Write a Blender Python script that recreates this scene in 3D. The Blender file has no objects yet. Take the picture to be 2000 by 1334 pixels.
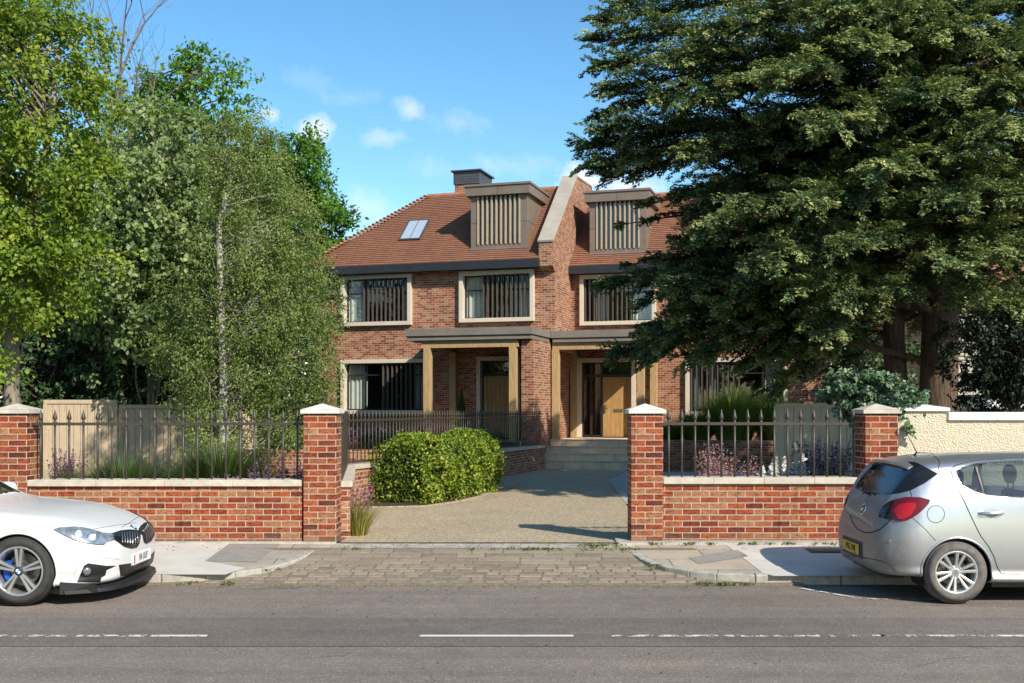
import bpy, bmesh, math, random
import numpy as np
from mathutils import Vector, Matrix
from mathutils.bvhtree import BVHTree
rad = math.radians
S = bpy.context.scene
COL = S.collection

# ---------------------------------------------------------------- camera
cam_d = bpy.data.cameras.new('camera')
cam = bpy.data.objects.new('camera', cam_d)
COL.objects.link(cam)
cam.location = (0, 0, 1.9)
cam.rotation_euler = (rad(90), 0, 0)
cam_d.sensor_width = 36
cam_d.lens = 37.8
cam_d.shift_y = 0.064
cam_d.clip_end = 3000
S.camera = cam

# ---------------------------------------------------------------- sky and sun
SUN_AZ, SUN_EL = 36, 36          # degrees right of straight behind the camera, height
to_sun = Vector((math.sin(rad(SUN_AZ)) * math.cos(rad(SUN_EL)), -math.cos(rad(SUN_AZ)) * math.cos(rad(SUN_EL)), math.sin(rad(SUN_EL))))
W = bpy.data.worlds.new('World')
S.world = W
W.use_nodes = True
wn, wl = W.node_tree.nodes, W.node_tree.links
wn.clear()
w_out = wn.new('ShaderNodeOutputWorld')
w_bg = wn.new('ShaderNodeBackground')
sky = wn.new('ShaderNodeTexSky')
sky.sky_type = 'NISHITA'
sky.sun_disc = False
sky.sun_elevation = rad(SUN_EL)
sky.sun_rotation = rad(180 - SUN_AZ)
sky.air_density = 1.0
sky.dust_density = 0.35
sky.ozone_density = 1.6
hs = wn.new('ShaderNodeHueSaturation')
hs.inputs['Saturation'].default_value = 1.28
hs.inputs['Value'].default_value = 1.0
gain = wn.new('ShaderNodeMix'); gain.data_type = 'RGBA'; gain.blend_type = 'MULTIPLY'; gain.inputs[0].default_value = 1
wl.new(sky.outputs[0], gain.inputs[6]); gain.inputs[7].default_value = (1.13, 1.18, 1.13, 1)
wl.new(gain.outputs[2], hs.inputs['Color'])
# small fair-weather clouds, placed by direction in the sky
geo = wn.new('ShaderNodeTexCoord')
def cloud_blob(dirv, r, squash):
    """soft round mask about a direction"""
    sub = wn.new('ShaderNodeVectorMath'); sub.operation = 'SUBTRACT'
    nz = wn.new('ShaderNodeTexNoise'); nz.inputs['Scale'].default_value = 26; nz.inputs['Detail'].default_value = 6; nz.inputs['Roughness'].default_value = 0.62
    wl.new(geo.outputs['Generated'], nz.inputs['Vector'])
    sub.inputs[1].default_value = Vector(dirv).normalized()
    wl.new(geo.outputs['Generated'], sub.inputs[0])
    mul = wn.new('ShaderNodeVectorMath'); mul.operation = 'MULTIPLY'
    mul.inputs[1].default_value = (1.0 / r, 1.0 / r, squash / r)
    wl.new(sub.outputs[0], mul.inputs[0])
    ln = wn.new('ShaderNodeVectorMath'); ln.operation = 'LENGTH'
    wl.new(mul.outputs[0], ln.inputs[0])
    a = wn.new('ShaderNodeMath'); a.operation = 'MULTIPLY_ADD'        # noise*2.2 - dist
    wl.new(nz.outputs['Fac'], a.inputs[0]); a.inputs[1].default_value = 3.4
    neg = wn.new('ShaderNodeMath'); neg.operation = 'MULTIPLY'; neg.inputs[1].default_value = -1.0
    wl.new(ln.outputs['Value'], neg.inputs[0])
    wl.new(neg.outputs[0], a.inputs[2])
    mr = wn.new('ShaderNodeMapRange'); mr.inputs['From Min'].default_value = 0.75; mr.inputs['From Max'].default_value = 1.7
    wl.new(a.outputs[0], mr.inputs['Value'])
    return mr.outputs[0]
def pix_dir(x, y):
    return ((x - 1000) / 2100, 1.0, (795 - y) / 2100)
CLOUDS = [(612, 256, .019, 1.5, .7), (527, 222, .012, 1.6, .6), (585, 300, .010, 1.5, .7), (797, 216, .020, 1.7, .45), (750, 268, .030, 2.6, .4),
          (690, 192, .024, 2.6, .14), (610, 160, .030, 2.2, .14), (900, 240, .040, 3, .22), (1000, 320, .04, 3.0, .2), (1140, 352, .028, 2.0, .9), (700, 400, .05, 2.5, .28), (880, 330, .05, 3, .18), (1240, 360, .03, 2.2, .8)]
cur = hs.outputs[0]
for (cx, cy, cr, sq, st) in CLOUDS:
    m = cloud_blob(pix_dir(cx, cy), cr, sq)
    k = wn.new('ShaderNodeMath'); k.operation = 'MULTIPLY'; k.inputs[1].default_value = st
    wl.new(m, k.inputs[0])
    mx = wn.new('ShaderNodeMix'); mx.data_type = 'RGBA'
    wl.new(k.outputs[0], mx.inputs['Factor'])
    wl.new(cur, mx.inputs[6])
    mx.inputs[7].default_value = (6.6, 6.6, 6.8, 1)
    cur = mx.outputs[2]
wl.new(cur, w_bg.inputs['Color'])
w_bg.inputs['Strength'].default_value = 0.12
wl.new(w_bg.outputs[0], w_out.inputs['Surface'])

sun_d = bpy.data.lights.new('sun', 'SUN')
sun_d.energy = 4.6
sun_d.angle = rad(0.53)
sun_d.color = (1.0, 0.93, 0.81)
sun = bpy.data.objects.new('sun', sun_d)
COL.objects.link(sun)
sun.location = (20, -20, 25)
sun.rotation_euler = to_sun.to_track_quat('Z', 'Y').to_euler()

S.view_settings.view_transform = 'Standard'
S.view_settings.look = 'None'
S.view_settings.exposure = 0.55
S.view_settings.gamma = 1.0

# ---------------------------------------------------------------- helpers
class MB:
    """collects plain shapes; build() links them as one mesh object"""
    def __init__(self): self.v = []; self.f = []
    def quad(self, *p):
        n = len(self.v); self.v += [tuple(q) for q in p]; self.f.append(tuple(range(n, n + len(p)))); return self
    def box(self, x0, x1, y0, y1, z0, z1):
        n = len(self.v)
        self.v += [(x0,y0,z0),(x1,y0,z0),(x1,y1,z0),(x0,y1,z0),(x0,y0,z1),(x1,y0,z1),(x1,y1,z1),(x0,y1,z1)]
        self.f += [tuple(n+i for i in q) for q in ((3,2,1,0),(4,5,6,7),(0,1,5,4),(1,2,6,5),(2,3,7,6),(3,0,4,7))]
        return self
    def prism(self, poly, z0, z1):
        """poly: ccw list of (x,y); z0/z1 numbers or functions"""
        n = len(self.v); k = len(poly)
        a = z0 if callable(z0) else (lambda x, y: z0)
        b = z1 if callable(z1) else (lambda x, y: z1)
        self.v += [(x, y, a(x, y)) for x, y in poly] + [(x, y, b(x, y)) for x, y in poly]
        self.f.append(tuple(n + k + i for i in range(k))); self.f.append(tuple(n + k - 1 - i for i in range(k)))
        for i in range(k):
            j = (i + 1) % k
            self.f.append((n + i, n + j, n + k + j, n + k + i))
        return self
    def hull8(self, p):
        """box from 8 explicit points (bottom 4 ccw, top 4 ccw)"""
        n = len(self.v); self.v += [tuple(q) for q in p]
        self.f += [tuple(n+i for i in q) for q in ((3,2,1,0),(4,5,6,7),(0,1,5,4),(1,2,6,5),(2,3,7,6),(3,0,4,7))]
        return self
    def tube(self, path, radii, n=8, cap=True):
        path = [Vector(p) for p in path]
        if not hasattr(radii, '__len__'): radii = [radii] * len(path)
        base = len(self.v)
        prev = None
        for i, p in enumerate(path):
            t = (path[min(i + 1, len(path) - 1)] - path[max(i - 1, 0)]).normalized()
            if prev is None:
                a = t.cross(Vector((0, 0, 1)))
                if a.length < 1e-3: a = t.cross(Vector((1, 0, 0)))
                a.normalize()
            else:
                a = (prev - t * prev.dot(t)).normalized()
            prev = a
            b = t.cross(a)
            for k in range(n):
                an = 2 * math.pi * k / n
                q = p + (a * math.cos(an) + b * math.sin(an)) * radii[i]
                self.v.append((q.x, q.y, q.z))
        for i in range(len(path) - 1):
            for k in range(n):
                k2 = (k + 1) % n
                self.f.append((base + i*n + k, base + i*n + k2, base + (i+1)*n + k2, base + (i+1)*n + k))
        if cap:
            self.f.append(tuple(base + n - 1 - k for k in range(n)))
            m = base + (len(path) - 1) * n
            self.f.append(tuple(m + k for k in range(n)))
        return self
    def lathe(self, prof, n=24, axis='z', c=(0,0,0)):
        """prof: list of (r,h) revolved about an axis"""
        base = len(self.v)
        for r, h in prof:
            for k in range(n):
                a = 2 * math.pi * k / n
                x, y = r * math.cos(a), r * math.sin(a)
                p = (x, y, h) if axis == 'z' else ((x, h, y) if axis == 'y' else (h, x, y))
                self.v.append((p[0]+c[0], p[1]+c[1], p[2]+c[2]))
        for i in range(len(prof) - 1):
            for k in range(n):
                k2 = (k + 1) % n
                self.f.append((base+i*n+k, base+i*n+k2, base+(i+1)*n+k2, base+(i+1)*n+k))
        return self
    def build(self, name, mat=None, parent=None, smooth=False, bevel=0, loc=None):
        me = bpy.data.meshes.new(name)
        me.from_pydata(self.v, [], self.f)
        me.validate()
        bm = bmesh.new(); bm.from_mesh(me)
        bmesh.ops.recalc_face_normals(bm, faces=bm.faces)
        bm.to_mesh(me); bm.free()
        if mat: me.materials.append(mat)
        if smooth: me.polygons.foreach_set('use_smooth', [True] * len(me.polygons))
        o = bpy.data.objects.new(name, me)
        COL.objects.link(o)
        if loc: o.location = loc
        if parent: o.parent = parent
        if bevel:
            b = o.modifiers.new('bevel', 'BEVEL'); b.width = bevel; b.segments = 2; b.limit_method = 'ANGLE'; b.angle_limit = rad(40)
        return o

def tag(o, label, cat, group=None):
    o['label'] = label; o['category'] = cat
    if group: o['group'] = group
    return o
def thing(name, label, cat, loc=(0,0,0), rotz=0, group=None):
    o = bpy.data.objects.new(name, None); COL.objects.link(o)
    o.location = loc; o.rotation_euler = (0, 0, rotz); o.empty_display_size = .1
    return tag(o, label, cat, group)
def struct(o):
    o['kind'] = 'structure'; return o
KIDS = {}
def copy_tree(o, parent=None):
    c = o.copy(); COL.objects.link(c)
    if parent: c.parent = parent
    for ch in list(o.children): copy_tree(ch, c)
    return c

# ---------------------------------------------------------------- materials
class NT:
    def __init__(self, name):
        self.m = bpy.data.materials.new(name); self.m.use_nodes = True
        self.n, self.l = self.m.node_tree.nodes, self.m.node_tree.links
        self.b = self.n['Principled BSDF']; self.out = self.n['Material Output']
    def new(self, t, **kw):
        x = self.n.new(t)
        for k, v in kw.items(): setattr(x, k, v)
        return x
    def link(self, a, b): self.l.new(a, b)
    def coords(self, kind='Object'): return self.new('ShaderNodeTexCoord').outputs[kind]
    def noise(self, scale, detail=3, rough=.55, vec=None, dist=0):
        x = self.new('ShaderNodeTexNoise'); x.inputs['Scale'].default_value = scale
        x.inputs['Detail'].default_value = detail; x.inputs['Roughness'].default_value = rough; x.inputs['Distortion'].default_value = dist
        self.link(vec if vec is not None else self.coords(), x.inputs['Vector']); return x.outputs['Fac']
    def ramp(self, fac, stops, interp='LINEAR'):
        r = self.new('ShaderNodeValToRGB'); cr = r.color_ramp; cr.interpolation = interp
        while len(cr.elements) < len(stops): cr.elements.new(.5)
        for e, (p, c) in zip(cr.elements, stops): e.position = p; e.color = (*c, 1) if len(c) == 3 else c
        self.link(fac, r.inputs[0]); return r.outputs[0]
    def mix(self, fac, a, b, blend='MIX'):
        m = self.new('ShaderNodeMix', data_type='RGBA', blend_type=blend)
        for s, i in ((fac, 0), (a, 6), (b, 7)):
            if hasattr(s, 'links') or hasattr(s, 'is_linked'): self.link(s, m.inputs[i])
            elif i == 0: m.inputs[0].default_value = s
            else: m.inputs[i].default_value = (*s, 1)
        return m.outputs[2]
    def math(self, op, a, b=0):
        m = self.new('ShaderNodeMath', operation=op)
        for s, i in ((a, 0), (b, 1)):
            if hasattr(s, 'is_linked'): self.link(s, m.inputs[i])
            else: m.inputs[i].default_value = s
        return m.outputs[0]
    def bump(self, h, strength=.3, dist=.01, normal=None):
        b = self.new('ShaderNodeBump'); b.inputs['Strength'].default_value = strength; b.inputs['Distance'].default_value = dist
        self.link(h, b.inputs['Height'])
        if normal is not None: self.link(normal, b.inputs['Normal'])
        self.link(b.outputs[0], self.b.inputs['Normal']); return b.outputs[0]
    def set(self, **kw):
        for k, v in kw.items():
            i = self.b.inputs[k.replace('_', ' ')]
            if hasattr(v, 'is_linked'): self.link(v, i)
            elif isinstance(v, tuple): i.default_value = (*v, 1) if len(v) == 3 else v
            else: i.default_value = v
        return self
def col(h):
    h = h.lstrip('#'); c = [int(h[i:i+2], 16) / 255 for i in (0, 2, 4)]
    return tuple(x / 12.92 if x <= .04045 else ((x + .055) / 1.055) ** 2.4 for x in c)

def plain(name, c, rough=.6, metal=0, var=.12, scale=6, bump=0, spec=.5, bscale=40):
    t = NT(name)
    n = t.noise(scale, 4)
    lo = tuple(x * (1 - var) for x in c); hi = tuple(min(1, x * (1 + var)) for x in c)
    t.set(Base_Color=t.ramp(n, [(.3, lo), (.7, hi)]), Roughness=rough, Metallic=metal, Specular_IOR_Level=spec)
    if bump: t.bump(t.noise(bscale, 4), bump, .01)
    return t.m

def brick(name, stops, mortar, bw=.225, rh=.075, ms=.006, streak=.5, bump=.5, fine=1.0, sc=1.0, damp=0):
    t = NT(name)
    sep = t.new('ShaderNodeSeparateXYZ'); t.link(t.coords(), sep.inputs[0])
    cmb = t.new('ShaderNodeCombineXYZ')
    t.link(t.math('ADD', sep.outputs[0], sep.outputs[1]), cmb.inputs[0]); t.link(sep.outputs[2], cmb.inputs[1])
    # slightly uneven edges
    wob = t.new('ShaderNodeTexNoise'); wob.inputs['Scale'].default_value = 22; t.link(t.coords(), wob.inputs['Vector'])
    wsub = t.new('ShaderNodeVectorMath', operation='MULTIPLY_ADD'); t.link(wob.outputs['Color'], wsub.inputs[0])
    wsub.inputs[1].default_value = (.006, .006, 0); t.link(cmb.outputs[0], wsub.inputs[2])
    bk = t.new('ShaderNodeTexBrick'); t.link(wsub.outputs[0], bk.inputs['Vector'])
    bk.offset = .5; bk.inputs['Scale'].default_value = 1
    bk.inputs['Color1'].default_value = (0, 0, 0, 1); bk.inputs['Color2'].default_value = (1, 1, 1, 1); bk.inputs['Mortar'].default_value = (.5, .5, .5, 1)
    bk.inputs['Mortar Size'].default_value = ms; bk.inputs['Mortar Smooth'].default_value = .25; bk.inputs['Bias'].default_value = 0
    bk.inputs['Brick Width'].default_value = bw; bk.inputs['Row Height'].default_value = rh
    c = t.ramp(bk.outputs['Color'], stops)
    # drag marks and creases inside the bricks
    sm = t.new('ShaderNodeMapping'); sm.inputs['Scale'].default_value = (9 * fine, 9 * fine, 30 * fine); t.link(t.coords(), sm.inputs[0])
    st = t.noise(2.0, 5, .6, sm.outputs[0], .8)
    c = t.mix(t.ramp(st, [(.38, (1, 1, 1)), (.5, (0, 0, 0))]), c, t.mix(1.0, c, (.45, .36, .36), 'MULTIPLY')) if streak else c
    blot = t.noise(14, 4, .6)
    c = t.mix(.55, c, t.ramp(blot, [(.3, (.62, .6, .6)), (.7, (1.25, 1.2, 1.15))]), 'MULTIPLY')
    weather = t.noise(.55, 3)
    c = t.mix(.4, c, t.ramp(weather, [(.3, (.72, .72, .72)), (.7, (1.12, 1.1, 1.08))]), 'MULTIPLY')
    mo = t.mix(t.noise(30, 3), tuple(x * .8 for x in mortar), tuple(min(1, x * 1.1) for x in mortar))
    c = t.mix(bk.outputs['Fac'], c, mo)
    if damp:       # rain-splashed, mossy foot of the wall
        dz = t.math('ADD', sep.outputs[2], t.math('MULTIPLY', t.noise(3.5, 5, .65), .35))
        c = t.mix(t.ramp(dz, [(.18, (.75,.75,.75)), (.42, (0,0,0))]), c, (.16,.125,.085))
        run = t.new('ShaderNodeMapping'); run.inputs['Scale'].default_value = (5, 5, .5); t.link(t.coords(), run.inputs[0])
        c = t.mix(t.ramp(t.noise(1.6, 4, .6, run.outputs[0]), [(.56, (0,0,0)), (.72, (.45,.45,.45))]), c, t.mix(1.0, c, (.42,.40,.36), 'MULTIPLY'))
    t.set(Base_Color=c, Roughness=.88, Specular_IOR_Level=.25)
    h = t.math('ADD', t.math('SUBTRACT', 1.0, bk.outputs['Fac']), t.math('MULTIPLY', st, .55))
    t.bump(h, bump, .012)
    return t.m

M = {}
M['brick_front'] = brick('front_brick', [(0, (.11,.03,.02)), (.14, (.21,.045,.022)), (.38, (.30,.066,.026)), (.55, (.36,.095,.036)), (.72, (.33,.13,.06)), (.86, (.37,.175,.09)), (1, (.25,.05,.024))], (.49,.41,.295), bump=.7, damp=1)
M['brick_house'] = brick('house_brick', [(0, (.15,.06,.038)), (.2, (.25,.07,.038)), (.42, (.34,.125,.062)), (.6, (.38,.19,.105)), (.78, (.38,.225,.14)), (1, (.26,.08,.045))], (.50,.41,.29), bump=.4)
M['stone'] = plain('coping_stone', (.47,.415,.33), .8, var=.16, scale=9, bump=.15)
M['stone_white'] = plain('white_cap_stone', (.58,.55,.49), .75, var=.12, scale=9, bump=.15)
M['cream'] = plain('cream_surround', (.55,.48,.37), .6, var=.05, scale=3)
M['bronze'] = plain('bronze_cladding', (.185,.14,.105), .5, metal=.1, var=.1, scale=3)
M['bronze_roof'] = plain('weathered_bronze', (.20,.172,.14), .55, metal=.1, var=.14, scale=2)
M['parapet_stone'] = plain('parapet_coping', (.34,.30,.245), .7, var=.12, scale=2)
M['slat'] = plain('slat_brown', (.085,.066,.052), .5, var=.1)
M['slat_gold'] = plain('slat_tan', (.40,.315,.215), .5, var=.08)
M['dark_frame'] = plain('dark_window_frame', (.018,.017,.016), .4, var=.1)
M['gutter'] = plain('dark_gutter', (.022,.022,.026), .4, var=.15)
M['zinc'] = plain('zinc_dark', (.06,.062,.07), .5, var=.2, scale=4)
M['rail'] = plain('railing_paint', (.046,.037,.028), .45, var=.12, scale=20)
M['black'] = plain('black_plastic', (.012,.012,.013), .45, var=.1)
M['white_curtain'] = plain('white_curtain', (.72,.70,.66), .85, var=.05)
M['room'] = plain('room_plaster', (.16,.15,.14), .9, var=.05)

def oak(name, base, dark, rows=.13):
    t = NT(name)
    mp = t.new('ShaderNodeMapping'); mp.inputs['Scale'].default_value = (14, 14, .9); t.link(t.coords(), mp.inputs[0])
    g = t.noise(2.4, 5, .62, mp.outputs[0], 1.2)
    c = t.ramp(g, [(.28, dark), (.6, base), (.8, tuple(min(1, x * 1.18) for x in base))])
    t.set(Base_Color=c, Roughness=.62, Specular_IOR_Level=.3)
    t.bump(g, .15, .004)
    return t.m
M['oak'] = oak('oak_post', (.46,.315,.16), (.27,.165,.075))
M['oak_door'] = oak('oak_door', (.45,.27,.105), (.26,.14,.05))
M['cedar_board'] = oak('fence_board', (.52,.40,.27), (.36,.27,.175))

def glass_m(name, tint=(.74,.78,.76), refl=.9):
    t = NT(name)
    t.n.remove(t.b)
    tr = t.new('ShaderNodeBsdfTransparent'); tr.inputs[0].default_value = (*tint, 1)
    gl = t.new('ShaderNodeBsdfGlossy'); gl.inputs['Roughness'].default_value = .01; gl.inputs[0].default_value = (refl, refl, refl, 1)
    lw = t.new('ShaderNodeLayerWeight'); lw.inputs[0].default_value = .5
    fr = t.math('ADD', t.math('MULTIPLY', t.math('POWER', lw.outputs['Facing'], 4.0), .85), .10)
    mx = t.new('ShaderNodeMixShader')
    t.link(fr, mx.inputs[0]); t.link(tr.outputs[0], mx.inputs[1]); t.link(gl.outputs[0], mx.inputs[2])
    t.link(mx.outputs[0], t.out.inputs['Surface'])
    return t.m
M['glass'] = glass_m('window_glass')
M['car_glass'] = glass_m('car_glass', (.42,.5,.5))

def gz(y):
    """height of the plot behind the front wall: falls gently towards the house"""
    return .2 - .0115 * max(0, min(y, 60) - 13.6)
# ================================================================ ground, road, pavement
def asphalt(name, base, speck, light=.5):
    t = NT(name)
    big = t.noise(.35, 4); mid = t.noise(3.5, 4)
    vo = t.new('ShaderNodeTexVoronoi'); vo.inputs['Scale'].default_value = 110; t.link(t.coords(), vo.inputs['Vector'])
    sepc = t.new('ShaderNodeSeparateColor'); t.link(vo.outputs['Color'], sepc.inputs[0])
    c = t.ramp(sepc.outputs[0], [(0, tuple(x * .72 for x in base)), (.55, base), (.86, tuple(x * 1.15 for x in base)), (.95, speck), (1, tuple(min(1, x * 1.5) for x in speck))])
    c = t.mix(.7, c, t.ramp(big, [(.3, (.82,.82,.83)), (.7, (1.15,1.13,1.1))]), 'MULTIPLY')
    c = t.mix(.6, c, t.ramp(mid, [(.3, (.85,.85,.85)), (.7, (1.12,1.12,1.12))]), 'MULTIPLY')
    mpx = t.new('ShaderNodeMapping'); mpx.inputs['Scale'].default_value = (.10, 2.2, 1); t.link(t.coords(), mpx.inputs[0])
    c = t.mix(.75, c, t.ramp(t.noise(1.4, 5, .6, mpx.outputs[0]), [(.32, (.80,.80,.81)), (.68, (1.14,1.13,1.12))]), 'MULTIPLY')
    crk = t.new('ShaderNodeTexVoronoi'); crk.feature = 'DISTANCE_TO_EDGE'; crk.inputs['Scale'].default_value = .33
    wv = t.new('ShaderNodeTexNoise'); wv.inputs['Scale'].default_value = 1.7; wv.inputs['Detail'].default_value = 6; t.link(t.coords(), wv.inputs['Vector'])
    wm = t.new('ShaderNodeVectorMath', operation='MULTIPLY_ADD'); t.link(wv.outputs['Color'], wm.inputs[0]); wm.inputs[1].default_value = (.9,.9,0); t.link(t.coords(), wm.inputs[2]); t.link(wm.outputs[0], crk.inputs['Vector'])
    gate = t.ramp(t.noise(.5, 3), [(.5, (0,0,0)), (.58, (1,1,1))])
    c = t.mix(t.math('MULTIPLY', t.ramp(crk.outputs['Distance'], [(.002, (.45,.45,.45)), (.006, (0,0,0))]), gate), c, (.045,.04,.036))
    st = t.noise(1.3, 6, .7)
    c = t.mix(t.ramp(st, [(.66, (0,0,0)), (.76, (.55,.55,.55))]), c, tuple(x * .55 for x in base))
    t.set(Base_Color=c, Roughness=.85, Specular_IOR_Level=.3)
    t.bump(sepc.outputs[1], .35, .006)
    return t.m
M['asphalt'] = asphalt('asphalt_worn', (.190,.157,.130), (.27,.23,.19))
M['asphalt_patch'] = asphalt('asphalt_newer', (.150,.126,.106), (.21,.18,.155))

def earth(name, a, b, sc=9):
    t = NT(name)
    n = t.noise(sc, 6, .65)
    t.set(Base_Color=t.ramp(n, [(.3, a), (.7, b)]), Roughness=.95, Specular_IOR_Level=.15)
    t.bump(n, .6, .03); return t.m
M['soil'] = earth('garden_soil', (.035,.026,.018), (.085,.062,.04))
M['lawn_ground'] = earth('far_ground', (.03,.04,.014), (.07,.085,.03), 3)

# one sheet reaching the horizon, everything else lies on it
struct(MB().quad((-900,-900,-.75),(900,-900,-.75),(900,1500,-.75),(-900,1500,-.75)).build('ground', M['lawn_ground']))
b = MB()
b.quad((-120,-6,0),(120,-6,0),(120,11.62,0),(-120,11.62,0))
struct(b.build('road', M['asphalt']))
struct(MB().quad((-120,8.52,.004),(120,8.52,.004),(120,9.68,.004),(-120,9.68,.004)).build('road_patch', M['asphalt_patch']))

# worn centre line dashes
t = NT('road_paint')
n = t.noise(9, 6, .7); n2 = t.noise(60, 3)
keep = t.math('ADD', n, t.math('MULTIPLY', n2, .35))
tr = t.new('ShaderNodeBsdfTransparent'); mx = t.new('ShaderNodeMixShader')
wear = t.new('ShaderNodeAttribute'); wear.attribute_name = 'wear'
t.link(t.math('GREATER_THAN', keep, wear.outputs['Fac']), mx.inputs[0])
t.set(Base_Color=(.60,.57,.52), Roughness=.8)
t.link(tr.outputs[0], mx.inputs[1]); t.link(t.b.outputs[0], mx.inputs[2]); t.link(mx.outputs[0], t.out.inputs['Surface'])
M['paint'] = t.m
def marking(pts, wear, name='road_marking', z=.008):
    o = MB().quad(*[(x, y, z) for x, y in pts]).build(name, M['paint'])
    a = o.data.attributes.new('wear', 'FLOAT', 'FACE'); a.data[0].value = wear
    return struct(o)
for (px0, px1, w) in ((-1000, -870, .68), (-850, -715, .66), (-705, -595, .60), (-180, 120, .50), (150, 205, .78), (195, 330, .68), (330, 470, .67), (470, 620, .71), (610, 770, .72), (720, 950, .69), (950, 1150, .62)):
    k = 8.9 / 2100
    marking([(px0*k, 8.865), (px1*k, 8.865), (px1*k, 8.935), (px0*k, 8.935)], w)
# faint remains of a parking bay corner by the silver car
marking([(2.98,11.25),(3.42,10.62),(3.47,10.64),(3.03,11.27)], .66)
marking([(3.42,10.58),(4.2,10.58),(4.2,10.63),(3.42,10.63)], .72)

# pavement with its lowered crossing
def pz(x, y): return .105 + .046 * (y - 11.5)
def cz(x, y): return .022 + .101 * (y - 11.5)
def slabs(name, base, bw=.9, rh=.62, ms=.008, var=.5):
    t = NT(name)
    bk = t.new('ShaderNodeTexBrick'); t.link(t.coords(), bk.inputs['Vector'])
    bk.inputs['Scale'].default_value = 1; bk.inputs['Color1'].default_value = (0,0,0,1); bk.inputs['Color2'].default_value = (1,1,1,1)
    bk.inputs['Mortar Size'].default_value = ms; bk.inputs['Brick Width'].default_value = bw; bk.inputs['Row Height'].default_value = rh; bk.inputs['Mortar Smooth'].default_value = .4
    c = t.ramp(bk.outputs['Color'], [(0, tuple(x * (1 - .3 * var) for x in base)), (.5, base), (1, (base[0]*1.1, base[1]*1.04, base[2]*.95))])
    n = t.noise(2.2, 5, .65); n2 = t.noise(60, 3)
    c = t.mix(.7, c, t.ramp(n, [(.3, (.72,.7,.68)), (.7, (1.15,1.14,1.1))]), 'MULTIPLY')
    c = t.mix(.5, c, t.ramp(n2, [(.3, (.8,.8,.8)), (.7, (1.15,1.15,1.15))]), 'MULTIPLY')
    c = t.mix(bk.outputs['Fac'], c, (.09,.085,.06))
    t.set(Base_Color=c, Roughness=.88, Specular_IOR_Level=.25)
    t.bump(t.math('ADD', t.math('SUBTRACT', 1.0, bk.outputs['Fac']), t.math('MULTIPLY', n2, .3)), .35, .01)
    return t.m
M['slabs'] = slabs('paving_slabs', (.37,.325,.275))
M['conc'] = plain('pale_concrete', (.50,.465,.41), .85, var=.1, scale=2.5, bump=.2, bscale=90)
M['conc_old'] = plain('old_concrete', (.36,.325,.27), .9, var=.25, scale=5, bump=.4, bscale=60)
M['slab_grey'] = plain('grey_slab', (.25,.225,.195), .9, var=.12, scale=9, bump=.3, bscale=90)
M['kerb'] = plain('granite_kerb', (.34,.31,.26), .85, var=.25, scale=12, bump=.4, bscale=70)
EL = [(-3.75,11.5),(-3.3,11.56),(-3.0,11.66),(-2.75,11.86),(-2.58,12.1),(-2.47,12.4),(-2.40,12.7),(-2.36,12.98)]
ER = [(1.40,12.98),(1.43,12.7),(1.48,12.42),(1.57,12.15),(1.72,11.92),(1.93,11.72),(2.2,11.58),(2.6,11.5)]
KW = .13
def offs(path, d):
    out = []
    for i, p in enumerate(path):
        a = Vector(path[max(i-1,0)]); c = Vector(path[min(i+1,len(path)-1)])
        tdir = (c - a).normalized(); nrm = Vector((-tdir.y, tdir.x))
        out.append((p[0] + nrm.x * d, p[1] + nrm.y * d))
    return out
ELo = offs(EL, KW); ERo = offs(ER, KW)
ELo[0] = (EL[0][0], 11.5+KW); ERo[-1] = (ER[-1][0], 11.5+KW)
ELo[-1] = (-2.49,12.98); ERo[0] = (1.53,12.98)
zz = -.3
b = MB(); b.prism([(-120,11.5+KW)] + ELo + [(-2.49,13.75),(-120,13.75)], zz, pz); struct(b.build('pavement', M['slabs']))
b = MB(); b.prism([(120,13.75),(1.53,13.75)] + ERo + [(120,11.5+KW)], zz, pz); struct(b.build('pavement', M['slabs']))
def kerb(path, inner, ext):
    b = MB()
    p, q = list(path), list(inner)
    for i in range(len(p) - 1):
        n = 1
        b.prism([p[i], p[i+1], q[i+1], q[i]], zz, lambda x, y: pz(x, y) + .003)
    for i in range(ext[2]):
        x0 = ext[0] + ext[1] * i * .92; x1 = x0 + ext[1] * .91
        b.prism([(min(x0,x1),11.5),(max(x0,x1),11.5),(max(x0,x1),11.5+KW),(min(x0,x1),11.5+KW)], zz, lambda x, y: pz(x, y) + .003)
    return struct(b.build('kerb', M['kerb'], bevel=.015))
kerb(EL, ELo, (-3.757, -1, 60)); kerb(ER, ERo, (2.607, 1, 60))
# concrete patches in the pavement
def sheet(poly, m, name, dz=.004, zf=pz):
    return struct(MB().quad(*[(x, y, zf(x, y) + dz) for x, y in poly]).build(name, m))
def on(px, py, z=.16):
    d = 2100 * (1.9 - z) / (py - 795); return (px - 1000) * d / 2100, d
sheet([on(1408,1063),(2.66,13.62),(14,13.62),(14,11.635),on(1512,1124,.11),on(1490,1119,.115)], M['conc'], 'concrete_patch')
sheet([on(1345,1088),on(1440,1076),on(1462,1086),on(1365,1097)], M['slab_grey'], 'grey_slab')
sheet([(-14,11.64),on(440,1122,.11),on(480,1110,.12),on(400,1093),on(458,1062),(-14,13.3)], M['conc'], 'concrete_patch')
sheet([on(400,1093),on(500,1094),on(560,1062),on(458,1062)], M['slab_grey'], 'grey_slab')
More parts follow.
